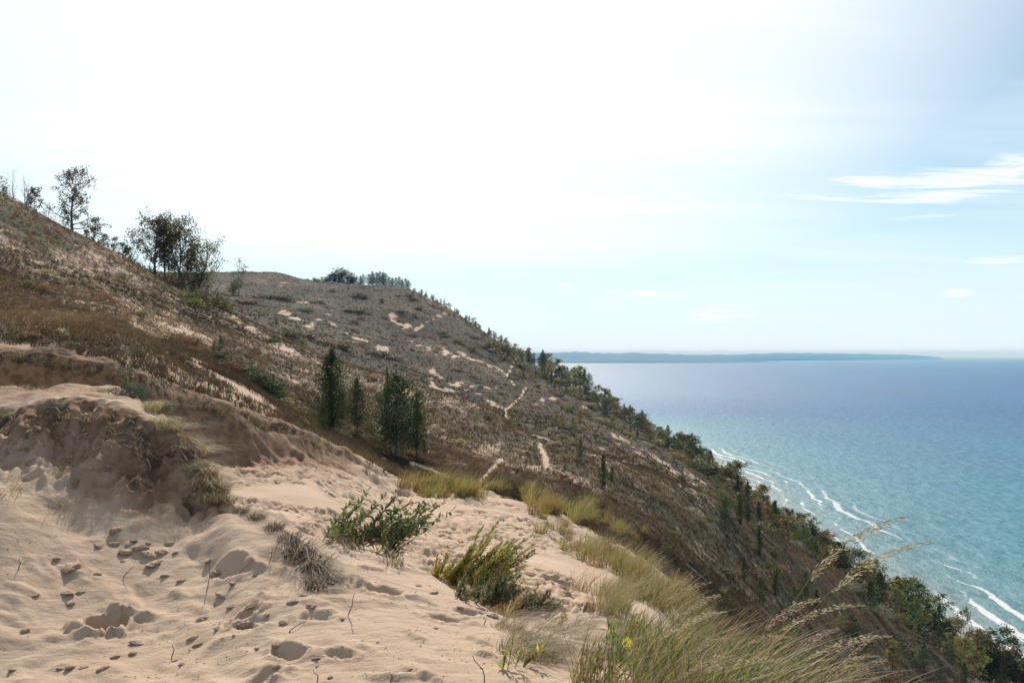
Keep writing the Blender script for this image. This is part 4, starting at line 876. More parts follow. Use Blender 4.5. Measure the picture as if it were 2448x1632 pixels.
for i, (px, bs, tp, w_) in enumerate([(522, 850, 822, 60), (548, 868, 838, 66), (575, 884, 852, 74), (602, 902, 868, 80), (632, 924, 884, 84), (654, 942, 906, 60)]):
    put(jun, px, bs + 4, tp, f'sprawling green juniper mound on the left slope, {nth(i + 1)} from the top of its diagonal row', 'juniper mounds in a diagonal row', w=w_ * .95)
put(c_d, 527, 838, 800, 'small upright juniper above the diagonal row', w=44); put(c_d, 512, 842, 812, 'very small upright juniper at the head of the diagonal row', w=30)
put(jun, 644, 816, 796, 'single low juniper higher on the slope, left of the cedars', w=44); put(SH['grey green'], 306, 786, 762, 'grey green bush on the left slope above the scarp', w=30); put(SH['rusty'], 70, 806, 778, 'rusty bush on the sandy ledge at left', w=60)
put(SH['rusty'], 460, 838, 818, 'rusty bush left of the juniper row', w=40); put(SH['yellow green'], 720, 818, 800, 'small yellow bush where the near slope meets the hollow', w=26); put(SH['rusty'], 880, 905, 882, 'brown bush behind the cedars on the ridge', w=60)
for i in range(400):
    px, py = rng.uniform(560, 1480), rng.uniform(668, 1060); x, y, z = hit(px, py); t = float(bil(T, px, y)[0]); v = float(bil(veg, px, y)[0])
    if 11.3 < t < 13.9 and v > .55 and len(FS) < 130 and vnoise(np.array([px / 60.]), np.array([py / 22.]), 141)[0] > -.1: FS.append((px, py))
# dark scrub on the far hill and low shrubs over the near slope
scr = [(628, 712, 700, 60, 0), (660, 714, 698, 60, 0), (685, 716, 702, 40, 0), (610, 722, 710, 50, 2), (592, 724, 712, 40, 2), (855, 706, 694, 26, 0), (872, 712, 698, 20, 0), (912, 722, 706, 12, 0), (765, 722, 714, 30, 0), (845, 744, 730, 50, 3), (862, 746, 732, 40, 0), (845, 772, 758, 24, 0),
       (700, 802, 778, 70, 0), (745, 806, 782, 80, 0), (790, 822, 800, 90, 2), (822, 832, 808, 46, 0), (868, 826, 806, 40, 2), (900, 846, 828, 60, 0), (940, 858, 842, 70, 0), (985, 838, 828, 14, 0), (1050, 835, 824, 18, 2), (1098, 885, 876, 30, 0), (1130, 900, 892, 22, 0), (1180, 835, 800, 60, 3), (1220, 850, 812, 60, 0),
       (1165, 832, 806, 44, 0), (1205, 860, 834, 50, 3), (1250, 880, 850, 60, 3), (1240, 905, 885, 36, 0), (1285, 925, 912, 20, 0), (1060, 800, 785, 30, 0), (1100, 818, 800, 36, 3), (1130, 838, 815, 40, 3), (960, 745, 735, 26, 0), (1000, 740, 728, 22, 0), (730, 742, 730, 40, 0), (690, 792, 770, 46, 3)]
scr.sort()
for i, (px, bs, tp, w_, k) in enumerate(scr):
    put(shr[k][1], px, bs, tp, f'{shr[k][0]} scrub patch on the far hillside, {nth(i + 1)} from the saddle tree rightwards', 'scrub patches on the far hillside', w=w_ * 1.05, name='scrub')
FS.sort()
for i, (px, py) in enumerate(FS):
    k = int(rng.choice([0, 0, 3, 1, 2])); w_ = rng.uniform(10, 30); put(shr[k][1], px, py, py - w_ * rng.uniform(.3, .5), f'small {shr[k][0]} bush dotted on the far hillside, {nth(i + 1)} from the left', 'bushes dotted over the far hillside', w=w_, name='hill_bush')
ns = []
for i in range(400):
    px, py = rng.uniform(0, 1750), rng.uniform(640, 1280)
    x, y, z = hit(px, py); t = float(bil(T, px, y)[0]); v = float(bil(veg, px, y)[0])
    if 7.5 < t < 10.2 and v > .45 and all(abs(px - a) > 26 for a in (795, 948, 853)) and all(math.hypot(px - a[0], py - a[1]) > 26 for a in ns): ns.append((px, py))
    if len(ns) >= 90: break
ns.sort()
for i, (px, py) in enumerate(ns):
    k = rng.choice(6, p=[.22, .34, .2, .16, .02, .06]); x, y, z = hit(px, py); hh = rng.uniform(.25, .6)
    shr[k][1].place((x, y, z - .04), rng.uniform(0, 6.28), (hh * 2.0, hh * 2.0, hh * 1.4), f'low {shr[k][0]} shrub on the near brown slope, {nth(i + 1)} from the left', 'low shrubs scattered over the near slope', 'low_shrub')

# ------------------------------------------------------------------ dune grass in clumps
def clump(seed, n=80, h=.6, w=.007, r=.12, cols=P_GOLD, lean=(.28, .05), spr=.30, Sg=4, name='dune_grass', sag=.12):
    global rng
    keep_rng = rng; rng = np.random.default_rng(seed); B = np.zeros((n, 3)); a = rng.uniform(0, 2 * pi, n); q = r * np.sqrt(rng.uniform(0, 1, n))
    B[:, 0] = np.cos(a) * q; B[:, 1] = np.sin(a) * q; B[:, 2] = -.04
    ln = B[:, :2] / r * .30 + rng.normal(size=(n, 2)) * spr + np.array(lean); hh = h * rng.uniform(.45, 1.1, n)
    V, f, own = blades(B, hh, w * rng.uniform(.7, 1.3, n), ln, Sg, 1.9, sag, .1)
    bag = Bag(); bag.add(V, f, pick(cols, n, .2)[own]); rng = keep_rng
    return bag.mesh('blades', WHITE)
gold = [Proto('dune_grass', [(None, clump(200 + i, 85, .55 + .1 * (i % 3), .012, .16, P_GOLD if i < 4 else P_GOLD + P_GREEN[:3]))], 'grass clump') for i in range(6)]
lowg = [Proto('dune_grass', [(None, clump(220 + i, 60, .34, .010, .16, P_STRAW + P_DRY, spr=.5))], 'grass clump') for i in range(3)]
def grassrow(pts, n, jx_, jy_, sc, protos, fmt, group, tmax=99):
    sc = sc * 1.12
    spots = []
    for i in range(n):
        f = rng.uniform(0, len(pts) - 1); k = min(int(f), len(pts) - 2); f -= k
        px = pts[k][0] + (pts[k + 1][0] - pts[k][0]) * f + rng.normal() * jx_; py = pts[k][1] + (pts[k + 1][1] - pts[k][1]) * f + rng.normal() * jy_
        spots.append((px, py))
    spots.sort()
    for i, (px, py) in enumerate(spots):
        x, y, z = hit(px, py, 8.0)
        if y > 60: x, y, z = on(px, 27.0)
        s = sc * rng.uniform(.65, 1.2)
        protos[rng.integers(0, len(protos))].place((x, y, z), rng.uniform(-.5, .5), (s, s, s * rng.uniform(.85, 1.1)), fmt.format(nth(i + 1)), group)
grassrow([(945, 1168), (1010, 1180), (1090, 1172), (1170, 1178)], 34, 8, 9, 1.0, gold, 'golden dune grass clump on the middle of the bowl rim, {} from its left end', 'grass clumps on the middle of the bowl rim')
grassrow([(1290, 1210), (1330, 1225), (1400, 1232), (1470, 1262), (1530, 1300)], 46, 14, 12, 1.0, gold, 'yellow green dune grass clump on the right bowl rim, {} from its left end', 'grass clumps on the right rim of the bowl')
grassrow([(1310, 1262), (1360, 1290), (1430, 1330), (1520, 1360)], 20, 12, 12, .8, gold + lowg, 'thin dune grass clump on the inner slope of the right rim, {} from its left end', 'grass clumps inside the right rim')
grassrow([(860, 1120), (950, 1130), (1010, 1128)], 12, 10, 6, .7, lowg, 'straw coloured low clump at the path mouth, {} from its left end', 'low clumps at the path mouth')
grassrow([(1180, 1165), (1240, 1172), (1310, 1190)], 16, 8, 6, .8, gold, 'yellowish clump between the two grassy rims, {} from its left end', 'grass clumps between the rims')
# ------------------------------------------------------------------ foreground plants
def leafy(seed, stems, ln, lw, dens, cols, spread=.6, fwd=.8, up=.25, from_=.15, stem_r=.003, taper=True):
    """stems with leaves set along them; stems = [(foot, direction, length, sag)]"""
    global rng
    keep_rng = rng; rng = np.random.default_rng(seed); st, fo = Bag(), Bag()
    for p0, d, L, sg in stems:
        p0 = np.array(p0, float); d = np.array(d, float); d /= np.linalg.norm(d); s = np.linspace(0, 1, 7)
        pts = p0 + d * L * s[:, None] + np.array([0, 0, 1.]) * (sg * L * s ** 2)[:, None] + rng.normal(size=(7, 3)) * .012 * L * s[:, None]
        st.add(*tube(pts, stem_r * (1.1 - .8 * s), 4)); n = max(4, int(L * dens))
        u_ = from_ + (1 - from_) * np.sort(rng.uniform(0, 1, n) ** .85); C = np.stack([np.interp(u_, s, pts[:, j]) for j in range(3)], -1)
        D = d * fwd + rng.normal(size=(n, 3)) * spread + np.array([0, 0, up]); sz = (1.15 - .6 * u_ if taper else np.ones(n)) * rng.uniform(.7, 1.2, n)
        V, q, own = leaves(C, D, ln * sz, lw * sz); base = pick(cols, 1, .12)[0]
        tint = np.where(rng.uniform(0, 1, (n, 1)) < .75, base, pick(cols, n, .15)) * rng.uniform(.8, 1.2, (n, 1)); fo.add(V, q, tint[own])
    rng = keep_rng
    return [('stems', st.mesh('stems', TWIG)), ('foliage', fo.mesh('foliage', LEAF))]
def bushat(name, px, py, parts, label, cat='bush', Y=None, sc=1.0, group=None):
    loc = hit(px, py) if Y is None else on(px, Y); return Proto(name, parts, cat).place(loc, 0, sc, label, group)
def fan(seed, n, w0, w1, az_, el_, L, sag, dy=.12):
    r = np.random.default_rng(seed); out = []
    for i in range(n):
        a = radians(r.uniform(*az_)); e = radians(r.uniform(*el_))
        out.append(((r.uniform(w0, w1), r.uniform(-dy, dy), -.03), (cos(a) * cos(e), sin(a) * cos(e), sin(e)), r.uniform(*L), sag))
    return out
C_CHERRY = [(.055, .085, .03), (.07, .10, .035), (.10, .115, .04), (.13, .085, .04), (.085, .10, .045)]
C_WORM = [(.14, .16, .04), (.20, .195, .045), (.30, .25, .065), (.12, .15, .04), (.36, .28, .09)]
C_WILL = [(.05, .075, .03), (.065, .085, .036), (.09, .10, .05), (.12, .08, .045)]
bushat('cherry_bush', 770, 1288, leafy(301, fan(1, 40, -.10, .42, (-30, 60), (4, 50), (.22, .48), .10), .066, .024, 100, C_CHERRY, .75, .7, .25), 'leafy dark green sand cherry bush sprawling on the edge of the near dune', sc=1.35)
bushat('cherry_bush', 905, 1322, leafy(302, fan(2, 18, -.08, .10, (-20, 60), (20, 65), (.16, .36), .08), .05, .014, 150, C_WILL + C_WORM[:2], .55, .9, .2), 'small feathery grey green bush between the sand cherry and the big plumed bush')
w_st = [((x, dy, -.04), (cos(radians(a)) * .9, .2, sin(radians(a))), L, .06) for x, dy, a, L in
        ((-.16, 0, 62, .40), (-.20, .05, 78, .34), (-.08, .1, 52, .50), (0, .05, 46, .62), (.04, .12, 50, .72), (.10, .02, 36, .66), (.12, .1, 42, .78), (.20, 0, 26, .62), (.22, .08, 32, .72), (-.04, 0, 66, .46), (.06, .0, 56, .56), (.16, -.04, 16, .55), (-.12, .1, 46, .44), (.02, -.05, 30, .5), (.28, .05, 20, .5), (-.02, .14, 60, .62), (.12, .16, 52, .66))]
r_ = np.random.default_rng(33); w_st = [((p[0] + r_.normal() * .035, p[1] + r_.normal() * .09, p[2]), (d[0] * 1.25 + r_.normal() * .12, d[1] + r_.normal() * .15, d[2] * .85 + r_.normal() * .10), L * (1 if k == 0 else r_.uniform(.55, .95)), s_) for k in range(5) for p, d, L, s_ in w_st]
bushat('wormwood_bush', 1080, 1395, leafy(303, w_st, .075, .0125, 330, C_WORM, .55, 1.0, .15, .05, .004), 'big feathery olive bush with pointed plumes leaning right, on the sand crest', sc=1.48)
bushat('willow_bush', 1215, 1470, leafy(304, fan(3, 70, -.16, .30, (-30, 50), (5, 62), (.18, .42), .06), .065, .015, 150, C_WILL, .6, .9, .3), 'dark narrow-leaved bush at the right foot of the plumed bush', sc=1.15)
bushat('willow_bush', 1120, 1432, leafy(305, fan(4, 50, -.20, .24, (-40, 60), (15, 70), (.12, .30), .0), .05, .013, 190, C_WILL, .7, .7, .3), 'low dark undergrowth bush beneath the plumes')
bushat('willow_bush', 1300, 1478, leafy(306, fan(5, 12, -.05, .10, (-20, 50), (25, 75), (.18, .34), .0), .060, .012, 110, C_WILL, .5, 1, .3), 'upright sprigs of narrow leaves right of the dark bush')
Proto('dune_grass', [(None, clump(320, 240, .44, .006, .15, [(.40, .30, .10), (.34, .27, .09), (.28, .24, .08), (.44, .34, .14)], (.12, .0), .20))], 'grass clump').place(on(1150, 6.3), 0, 1.35, 'golden upright grass tuft behind the plumed bush')
dead = [Proto('dead_grass', [(None, clump(330 + i, 190, .34, .0055, .10, [(.11, .08, .055), (.08, .056, .04), (.16, .12, .08), (.26, .2, .13), (.15, .095, .055)], (.25, -.35), .55, 5, sag=.75))], 'grass clump') for i in range(3)]
for i, (px, py, s, d) in enumerate([(690, 1288, .9, 'uppermost'), (716, 1318, 1.2, 'second from the top'), (745, 1352, 1.25, 'third from the top'), (762, 1398, 1.0, 'lowest')]):
    dead[i % 3].place(hit(px, py), .3 * i, s, f'dead grey grass tuft drooping over the near sand, {d} of the four', 'dead tufts on the near sand')
for i, (px, py, s, d) in enumerate([(575, 1222, .7, 'at the right foot of the mound'), (612, 1238, .7, 'just right of the mound foot'), (655, 1262, .7, 'left of the dead tufts'), (845, 1312, .6, 'under the right half of the sand cherry'), (940, 1345, .6, 'left of the plumed bush')]):
    (dead + lowg)[i].place(hit(px, py), i, s, f'small dry grass tuft on the sand crest {d}', 'small dry tufts on the sand crest')
# matted grass on the right of the near sand
mat_ = [Proto('matted_grass', [(None, clump(340 + i, 260, .36, .0045, .16, P_DEAD + P_GREEN[2:4] + P_STRAW[:3], (.75, -.10), .45, 5, sag=.55))], 'grass clump') for i in range(3)]
mp = [(1215, 1500), (1250, 1478), (1265, 1530), (1300, 1500), (1330, 1545), (1345, 1510), (1385, 1530), (1300, 1575), (1420, 1560), (1390, 1500), (1240, 1555), (1450, 1530)]; mp.sort()
for i, (px, py) in enumerate(mp): mat_[i % 3].place(hit(px, py), rng.uniform(-.5, .5), rng.uniform(.65, 1.0), f'matted dry grass tuft right of the dark bush, {nth(i + 1)} from the left', 'matted tufts right of the dark bush')
# tall dune grass with seed heads
def stalk(seed, h=.95, lean=.62):
    global rng
    keep_rng = rng; rng = np.random.default_rng(seed); s = np.linspace(0, 1, 12); b_ = Bag()
    dy = rng.uniform(-.15, .15); pts = np.stack([h * lean * s ** 1.6, dy * h * s, h * (s - .30 * s ** 3.2)], -1); V, q = tube(pts, .0026 * (1.1 - .75 * s), 4); b_.add(V, q, (.30, .24, .12))
    n = 190; u_ = rng.uniform(.56, 1, n); C = np.stack([np.interp(u_, s, pts[:, j]) for j in range(3)], -1); tg = np.gradient(pts, axis=0); D = np.stack([np.interp(u_, s, tg[:, j]) for j in range(3)], -1); D /= np.linalg.norm(D, axis=1, keepdims=True)
    wd = np.sin((u_ - .5) / .5 * pi * .93)[:, None]; C = C + rng.normal(size=(n, 3)) * .012 * wd - np.array([0, 0, .012]) * wd * rng.uniform(0, 1.6, (n, 1))
    V, q, own = leaves(C, D + rng.normal(size=(n, 3)) * .22 - np.array([0, 0, .22]), .026 * rng.uniform(.6, 1.4, n), .0058); b_.add(V, q, pick([(.46, .34, .19), (.54, .43, .27), (.38, .27, .14), (.60, .50, .34)], n, .2)[own]); rng = keep_rng
    return b_.mesh('seed_stalk', WHITE)
STK = [stalk(400 + i, .92 + .04 * i, (.45, .62, .75, .85, .55)[i]) for i in range(5)]
TALL = [clump(360 + i, 100, .58, .0108, .19, P_GREEN[:3] + [(.17, .21, .05), (.14, .17, .05), (.09, .11, .04)] + P_STRAW[:3] + P_GOLD[:2], (.45, .04), .26, 5, sag=.22) for i in range(4)]
spots = []
for i in range(24):
    px = rng.uniform(1400, 1960); Y = rng.uniform(3.6, 5.1)
    spots.append((px, Y))
spots += [(1960, 3.9), (1880, 3.7), (1790, 3.7), (1700, 3.7), (1620, 3.7), (1560, 3.8), (1500, 3.9)]; spots.sort()
for i, (px, Y) in enumerate(spots):
    ns_ = 0 if px < 1500 else int(rng.integers(0, 2)) if px < 1720 else int(rng.integers(0, 3)); s = rng.uniform(.75, 1.05) * np.interp(px, [1400, 1700, 2090], [.62, .92, .74]); parts = [('blades', TALL[i % 4])]
    o = Proto('tall_dune_grass', parts, 'grass clump').place(on(px, Y), rng.uniform(-.3, .3), s, f'tall windblown dune grass clump in the near right corner, {nth(i + 1)} from its left end', 'tall grass clumps in the near right corner')
    for j in range(ns_):
        c = obj('seed_stalk', STK[rng.integers(0, 5)], o, (rng.uniform(-.1, .1), rng.uniform(-.1, .1), -.02)); c.rotation_euler = (rng.uniform(-.1, .1), rng.uniform(-.12, .15), rng.uniform(-.4, .4)); c.scale = (.85, .85, rng.uniform(.75, .95))
o = Proto('tall_dune_grass', [('blades', TALL[0])], 'grass clump').place(on(1830, 4.3), 0, .9, 'tall grass clump whose long seed stalk stands out against the lake')
c = obj('seed_stalk', STK[2], o, (0, 0, 0)); c.scale = (1.25, 1.25, 1.42); c.rotation_euler = (0, -.18, 0); c = obj('seed_stalk', STK[3], o, (.03, .02, 0)); c.scale = (1.1, 1.1, 1.25); c.rotation_euler = (0, -.08, .1)
midg = [Proto('dune_grass', [(None, clump(370 + i, 75, .42, .0075, .17, P_GREEN + P_GOLD[:3] + P_STRAW[:2], (.4, .0), .30, 4, sag=.18))], 'grass clump') for i in range(4)]
grassrow([(1425, 1420), (1500, 1440), (1600, 1430), (1720, 1470)], 34, 16, 26, 1.0, midg, 'green and straw grass clump on the bank below the bowl, {} from the left', 'grass clumps on the bank below the bowl')
edgeg = [Proto('dune_grass', [(None, clump(375 + i, 64, .48, .013, .20, P_GREEN[:3] + P_GOLD + P_STRAW[:2] + [(.10, .11, .04)], (.35, .0), .30, 4, sag=.15))], 'grass clump') for i in range(4)]
grassrow([(1395, 1330), (1450, 1345), (1510, 1372), (1570, 1415), (1625, 1470)], 48, 22, 14, 1.0, edgeg, 'thick green gold grass clump on the broken right edge of the bowl, {} from the left', 'grass clumps on the broken right edge of the bowl')
grassrow([(1440, 1500), (1560, 1500), (1700, 1520)], 16, 16, 18, .8, midg, 'loose grass clump between the bank and the tall grass, {} from the left', 'loose clumps behind the tall grass')
grassrow([(0, 858), (120, 872), (250, 894), (350, 920), (450, 966), (560, 990), (650, 1022), (740, 1056), (800, 1088)], 56, 5, 4, .62, lowg, 'dry grass tuft overhanging the lip of the brown scarp, {} from its left end', 'tufts along the scarp lip')
# grass on and over the mound
topg = [Proto('dune_grass', [(None, clump(380 + i, 60, .16, .0042, .10, [(.36, .27, .13), (.30, .21, .11), (.42, .32, .15), (.22, .2, .07)], (.15, -.1), .8, 4, sag=.55))], 'grass clump') for i in range(3)]
for i, px in enumerate([8, 40, 72, 105, 140, 170, 200, 228, 255]): topg[i % 3].place(on(px, 9.4), i, rng.uniform(.8, 1.3), f'short dry grass tuft along the top of the sand mound, {nth(i + 1)} from the left', 'dry tufts along the mound top')
hang = [Proto('hanging_grass', [(None, clump(390 + i, 190, .44, .0055, .14, P_STRAW + P_GOLD[:2] + [(.30, .2, .1)], (.55, -.25), .45, 5, sag=.8))], 'grass clump') for i in range(3)]
hp_ = [(358, 972), (385, 985), (412, 1005), (430, 1030), (445, 1055), (462, 1080), (478, 1105), (492, 1130), (508, 1150), (524, 1172), (540, 1195), (400, 1030), (425, 1075), (455, 1120), (482, 1160), (505, 1190), (440, 990), (462, 1020)]; hp_.sort()
for i, (px, py) in enumerate(hp_):
    loc = hit(px, py) if px < 436 or py > 1100 else on(px, 8.0); loc = loc if loc[1] < 9.5 else on(px, 8.0)
    hang[i % 3].place(loc, rng.uniform(-.4, .4), rng.uniform(.55, .95), f'hanging dry grass clump over the right flank of the mound, {nth(i + 1)} from the left', 'grass hanging over the mound flank')
bushat('bearberry', 312, 938, shrub(66, 1500, [(.055, .085, .06), (.07, .10, .075), (.085, .12, .09)], .06, 22, .5, 'bearberry', NEEDLE).parts, 'round blue green creeping bush on top of the sand mound', Y=9.3, sc=.36)
bushat('flower_stalk', 304, 900, leafy(307, [((0, 0, 0), (.05, 0, 1), .38, 0), ((.02, 0, 0), (-.12, 0, 1), .26, 0), ((.03, .01, 0), (.2, 0, 1), .2, 0)], .035, .008, 150, [(.38, .32, .06), (.30, .28, .06), (.20, .2, .06)], .3, 1.2, .3), 'thin yellow plant stalk sticking up from the creeping bush', 'plant', Y=9.5)
ROOT = plain_mat('dry_root', (.20, .14, .095), (.36, .29, .22), 30, .0, .9)
for i in range(30):
    px, py = rng.uniform(10, 440), rng.uniform(975, 1110)
    if py < 960 + max(0, px - 330) * 1.0: py += 60
    x, y, z = hit(px, py)
    if y > 9.5: continue
    n = 8; L = rng.uniform(.15, .5); a = rng.uniform(-1.2, .9) - .5; s = np.linspace(0, 1, n)
    X = x + L * np.cos(a) * s + .04 * np.sin(s * rng.uniform(3, 8)); Yy = y - L * .35 * s; Z = ground(X, Yy) + .018 + .035 * np.sin(s * pi)
    V, q = tube(np.stack([X - x, Yy - y, Z - z], -1), .0035 * (1.15 - s) * rng.uniform(.7, 1.7), 5)
    tag(obj('dry_root', mesh('dry_root', V, q, ROOT, smooth=True), None, (x, y, z)), f'thin bare root trailing down the shaded face of the sand mound', 'root', 'bare roots on the mound face')
for i in range(26):
    px, py = rng.uniform(0, 330), rng.uniform(985, 1200); x, y, z = hit(px, py)
    if y < 9.2: topg[i % 3].place((x, y, z), rng.uniform(0, 6), rng.uniform(.6, 1.2), 'small dead tuft of rootlets clinging to the shaded face of the mound', 'rootlet tufts on the mound face', 'rootlet_tuft')

# ------------------------------------------------------------------ crumbs of damp sand, twigs, logs, post, boulders
import bmesh
CLOD = plain_mat('damp_sand', (.55, .405, .285), (.44, .31, .215), 4, .04)
def lump(seed, sub=3, flat=.62, ragged=.35):
    bm = bmesh.new(); bmesh.ops.create_icosphere(bm, subdivisions=sub, radius=1.0); V = np.array([v.co[:] for v in bm.verts]); Fq = np.array([[v.index for v in f.verts] for f in bm.faces]); bm.free()
    r = 1 + ragged * (fbm(V[:, 0] * 1.5 + seed * 7, V[:, 1] * 1.5 + V[:, 2] * 1.7, 4, seed, .6)) + .12 * fbm(V[:, 0] * 6 + seed, V[:, 1] * 6 + V[:, 2] * 5, 3, seed + 9) - .22 * np.abs(fbm(V[:, 0] * 2.6 + 3, V[:, 2] * 2.6 - V[:, 1] * 2.2, 2, seed + 5)); V = V * r[:, None]; V[:, 2] *= flat; V[:, 0] *= 1.15
    return V, Fq
CL = [mesh('sand_clod', *lump(500 + i, 4, .45 + .08 * (i % 4), .5), CLOD, smooth=True) for i in range(6)]
clods = [(234, 1302, 13), (272, 1300, 16), (306, 1318, 16), (335, 1310, 18), (359, 1324, 22), (387, 1318, 20), (371, 1343, 20), (403, 1298, 15), (278, 1266, 15), (135, 1335, 12), (171, 1353, 26), (85, 1421, 10), (157, 1415, 17), (193, 1415, 12), (165, 1443, 10), (234, 1371, 12), (520, 1367, 15), (532, 1423, 17), (554, 1449, 13), (600, 1451, 11), (484, 1480, 20),
         (584, 1486, 24), (681, 1488, 15), (463, 1524, 11), (476, 1540, 13), (330, 1536, 16), (318, 1560, 12), (615, 1550, 7), (661, 1540, 16), (758, 1592, 6), (754, 1572, 11), (169, 1594, 13), (246, 1598, 13), (201, 1596, 10), (145, 1598, 9), (415, 1580, 9), (439, 1588, 11), (661, 1592, 10), (790, 1619, 9), (60, 1508, 15), (435, 1387, 13), (395, 1375, 12), (905, 1535, 6), (1040, 1500, 6), (980, 1600, 8),
         (350, 1300, 12), (320, 1292, 9), (420, 1320, 9), (295, 1340, 8), (700, 1440, 14), (725, 1425, 11), (745, 1450, 16), (640, 1470, 9), (560, 1395, 10), (610, 1375, 8), (500, 1340, 9), (1150, 1455, 12), (1175, 1470, 14), (1000, 1400, 12), (1035, 1415, 12), (310, 1300, 10), (1100, 1450, 10), (820, 1480, 6), (275, 1570, 12), (30, 1600, 10), (560, 1520, 7), (520, 1500, 8)]
BIGC = {(171, 1353): 'largest lone sand clod low on the left of the near sand', (584, 1486): 'broad flat slab of crusted sand in the middle of the near sand', (484, 1480): 'long crusted sand ridge left of the broad flat slab', (359, 1324): 'biggest lump in the heap of sand clods below the mound',
        (157, 1415): 'sand clod casting a shadow below the largest lone clod', (60, 1508): 'worn low sand lump near the left picture edge, beside the deep footprint'}
for i, (px, py, r_) in enumerate(clods):
    x, y, z = hit(px, py); r = r_ / F * y * rng.uniform(.7, .9); heap = 225 < px < 440 and 1255 < py < 1350
    o = obj('sand_clod', CL[i % 6], None, (x, y, z - r * .12)); o.rotation_euler = (rng.uniform(-.3, .3), rng.uniform(-.3, .3), rng.uniform(0, 6.28)); o.scale = (r * rng.uniform(.9, 1.5), r * rng.uniform(.8, 1.1), r * rng.uniform(.8, 1.1))
    tag(o, BIGC.get((px, py)) or ('crumbling sand clod in the heap under the mound' if heap else 'small crumbled sand clod half buried in the near sand'), 'sand clod', None if (px, py) in BIGC else 'sand clods heaped under the mound' if heap else 'small sand clods on the near dune')
def stick(name, p, label, cat, mat, r, group=None):
    p = np.array(p, float); V, q = tube(p - p[0], r * np.linspace(1.1, .5, len(p)), 6); return tag(obj(name, mesh(name, V, q, mat, smooth=True), None, p[0]), label, cat, group)
for i, (x0, y0, x1, y1, up, lb) in enumerate([(292, 1377, 326, 1348, .05, 'dark twig leaning up on the near sand below the clod heap'), (492, 1415, 506, 1330, .22, 'thin upright twig in the sand right of the clod heap'), (829, 1472, 852, 1412, .14, 'slim twig leaning beside the small footprint'), (756, 1632, 754, 1596, .06, 'short dark twig at the bottom of the picture'),
        (1158, 1632, 1135, 1562, .16, 'bent twig leaning left at the bottom right of the bare sand'), (682, 1515, 722, 1520, .0, 'short flat twig lying on the bare sand'), (408, 1570, 418, 1535, .1, 'tiny upright twig at the lower left'), (42, 1360, 50, 1330, .09, 'tiny twig near the left picture edge'), (1155, 1490, 1162, 1470, .05, 'black stub of wood at the edge of the dry grass'),
        (545, 1395, 600, 1405, .02, 'thin twig lying right of the clod heap'), (640, 1345, 655, 1312, .12, 'thin upright stem left of the dead tufts'), (930, 1632, 938, 1600, .08, 'short upright twig at the bottom of the bare sand')]):
    a = np.array(hit(x0, y0)); x1_, y1_ = (x1 - CX) / F * a[1], a[1] + (.12 if up < .03 else .0); e = np.array([x1_, y1_, max(-(y1 - Y0) / F * y1_, float(ground([x1_], [y1_])[0]) + .01)])
    s = np.linspace(0, 1, 6)[:, None]; p = a + (e - a) * s + np.array([0.012, 0, 0.01]) * np.sin(s * 5); p[0, 2] -= .02
    stick('twig', p, lb, 'twig', TWIG, .0034, 'twigs in the near sand')
for x0, y0, x1, y1, r, lb in [(1293, 1141, 1335, 1162, .055, 'pale fallen log on the brown slope under the tiny cedar'), (1508, 1226, 1560, 1240, .055, 'grey fallen log on the open slope'), (2240, 1566, 2277, 1600, .16, 'white bleached log leaning on the bluff below the orange tree'), (1640, 1350, 1690, 1368, .06, 'long grey branch lying on the slope behind the tall grass'), (2204, 1530, 2236, 1556, .1, 'thin pale log just uphill of the bleached one')]:
    a, e = np.array(hit(x0, y0)), np.array(hit(x1, y1)); e = np.array(on(x1, a[1])); s = np.linspace(0, 1, 8)[:, None]; p = a + (e - a) * s
    p[:, 2] = ground(p[:, 0], p[:, 1]) + r * .8; stick('fallen_log', p, lb, 'log', DRIFT, r, 'fallen logs on the bluff')
a = np.array(on(58, 70.5)); stick('post', [a - (0, 0, .1), a + (.3, 0, .65), a + (.62, 0, 1.35)], 'grey wooden post leaning right on the left crest', 'post', DRIFT, .075)
STONE = plain_mat('dark_stone', (.06, .055, .05), (.11, .10, .095), 1.5, .1, .6); BM = mesh('boulder', *lump(540, 2, .5), STONE, smooth=True)
for px, Y, r, d in [(2072, 447, .7, 'leftmost'), (2092, 436, 1.0, 'largest'), (2104, 430, .6, 'third from the left'), (2113, 426, .8, 'fourth from the left'), (2124, 420, .5, 'rightmost')]:
    x = float(np.interp(Y, ys, xs0)) - 1.5; o = obj('boulder', BM, None, (x, Y, LAKE + .2)); o.scale = (r * 1.3, r, r); tag(o, f'dark boulder on the waterline beyond the open tree, {d}', 'boulder', 'boulders on the waterline')
nl = 2600; px_ = rng.uniform(-60, 1400, nl); Y_ = rng.uniform(4.0, 7.6, nl); t_ = bil(T, px_, Y_); X_ = (px_ - CX) / F * Y_
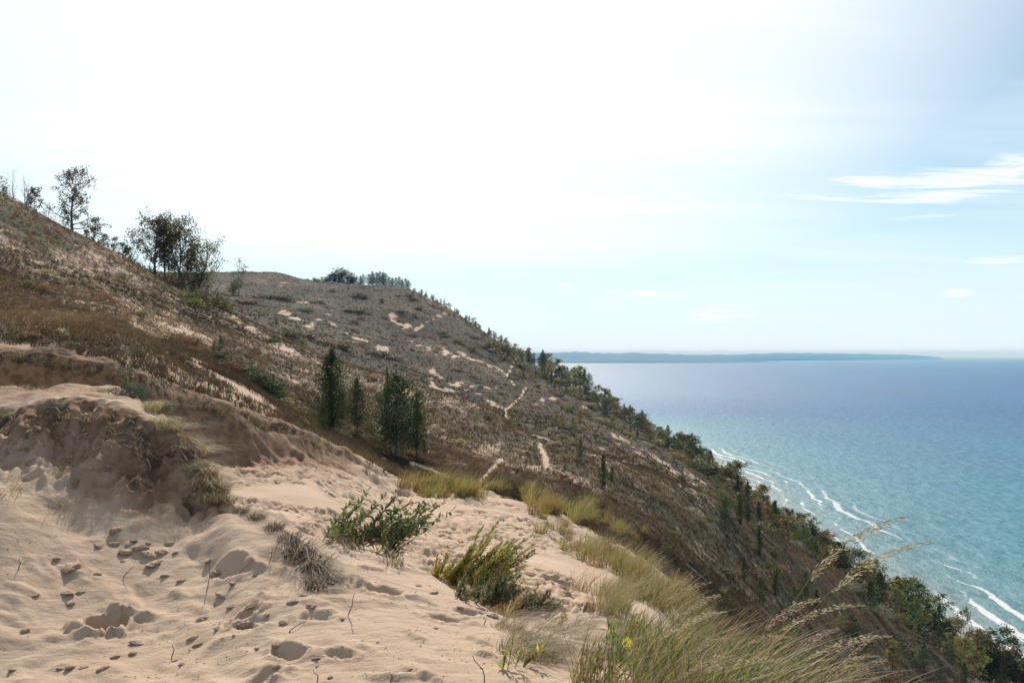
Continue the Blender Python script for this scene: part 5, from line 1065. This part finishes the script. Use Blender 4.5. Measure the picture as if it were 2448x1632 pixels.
ok = (t_ < 3.3) & (fbm(X_ * 1.6, Y_ * 1.6, 3, 151) > rng.uniform(-.1, .45, nl)); X_, Y_ = X_[ok], Y_[ok]; n_ = len(X_); C_ = np.stack([X_, Y_, ground(X_, Y_) + .002], -1); D_ = rng.normal(size=(n_, 3)) * np.array([1, 1, .3])
V, q, own = leaves(C_, D_, rng.uniform(.006, .028, n_), rng.uniform(.003, .009, n_)); lb_ = Bag(); lb_.add(V, q, pick([(.14, .09, .055), (.22, .15, .09), (.10, .07, .045), (.30, .22, .14)], n_, .2)[own])
tag(obj('leaf_litter', lb_.mesh('leaf_litter', WHITE)), 'tiny dark bits of dry plant litter strewn over the near sand', 'litter', kind='stuff')
# flowering and broad-leaved plants at the lower right
gp = leafy(310, [((0, 0, 0), (.1, 0, 1), .22, 0), ((.05, 0, 0), (.5, .1, 1), .16, 0), ((-.05, 0, 0), (-.4, 0, 1), .16, 0)], .06, .016, 90, [(.10, .13, .045), (.13, .15, .05)], .7, .5, .4)
fl = Bag(); r_ = np.random.default_rng(9); V, q, own = leaves(r_.normal(size=(150, 3)) * np.array([.016, .014, .020]) + np.array([.03, 0, .235]), r_.normal(size=(150, 3)), .014, .010); fl.add(V, q, pick([(.70, .52, .04), (.60, .48, .05)], 150, .15)[own])
bushat('goldenrod', 1490, 1604, gp + [('flower', fl.mesh('flower', LEAF))], 'small plant with one bright yellow flower head in the near grass', 'plant', sc=.66)
for px, py, sd, lb in [(1215, 1596, 311, 'yellow green broad-leaved plant at the right edge of the bare sand'), (1375, 1618, 312, 'tall pale green leafy stem at the bottom edge, left of the tall grass'), (1460, 1565, 313, 'dark green leafy sprigs left of the yellow flower'), (1330, 1500, 314, 'green broad-leaved shoot in the matted grass'), (1435, 1625, 315, 'second pale green leafy stem at the bottom edge')]:
    bushat('leafy_plant', px, py, leafy(sd, fan(sd, 5, -.04, .06, (-60, 60), (40, 80), (.14, .30), .05, .04), .085, .020, 55, [(.17, .19, .05), (.22, .21, .06), (.13, .16, .05), (.3, .25, .08)], .5, 1.0, .3), lb, 'plant')
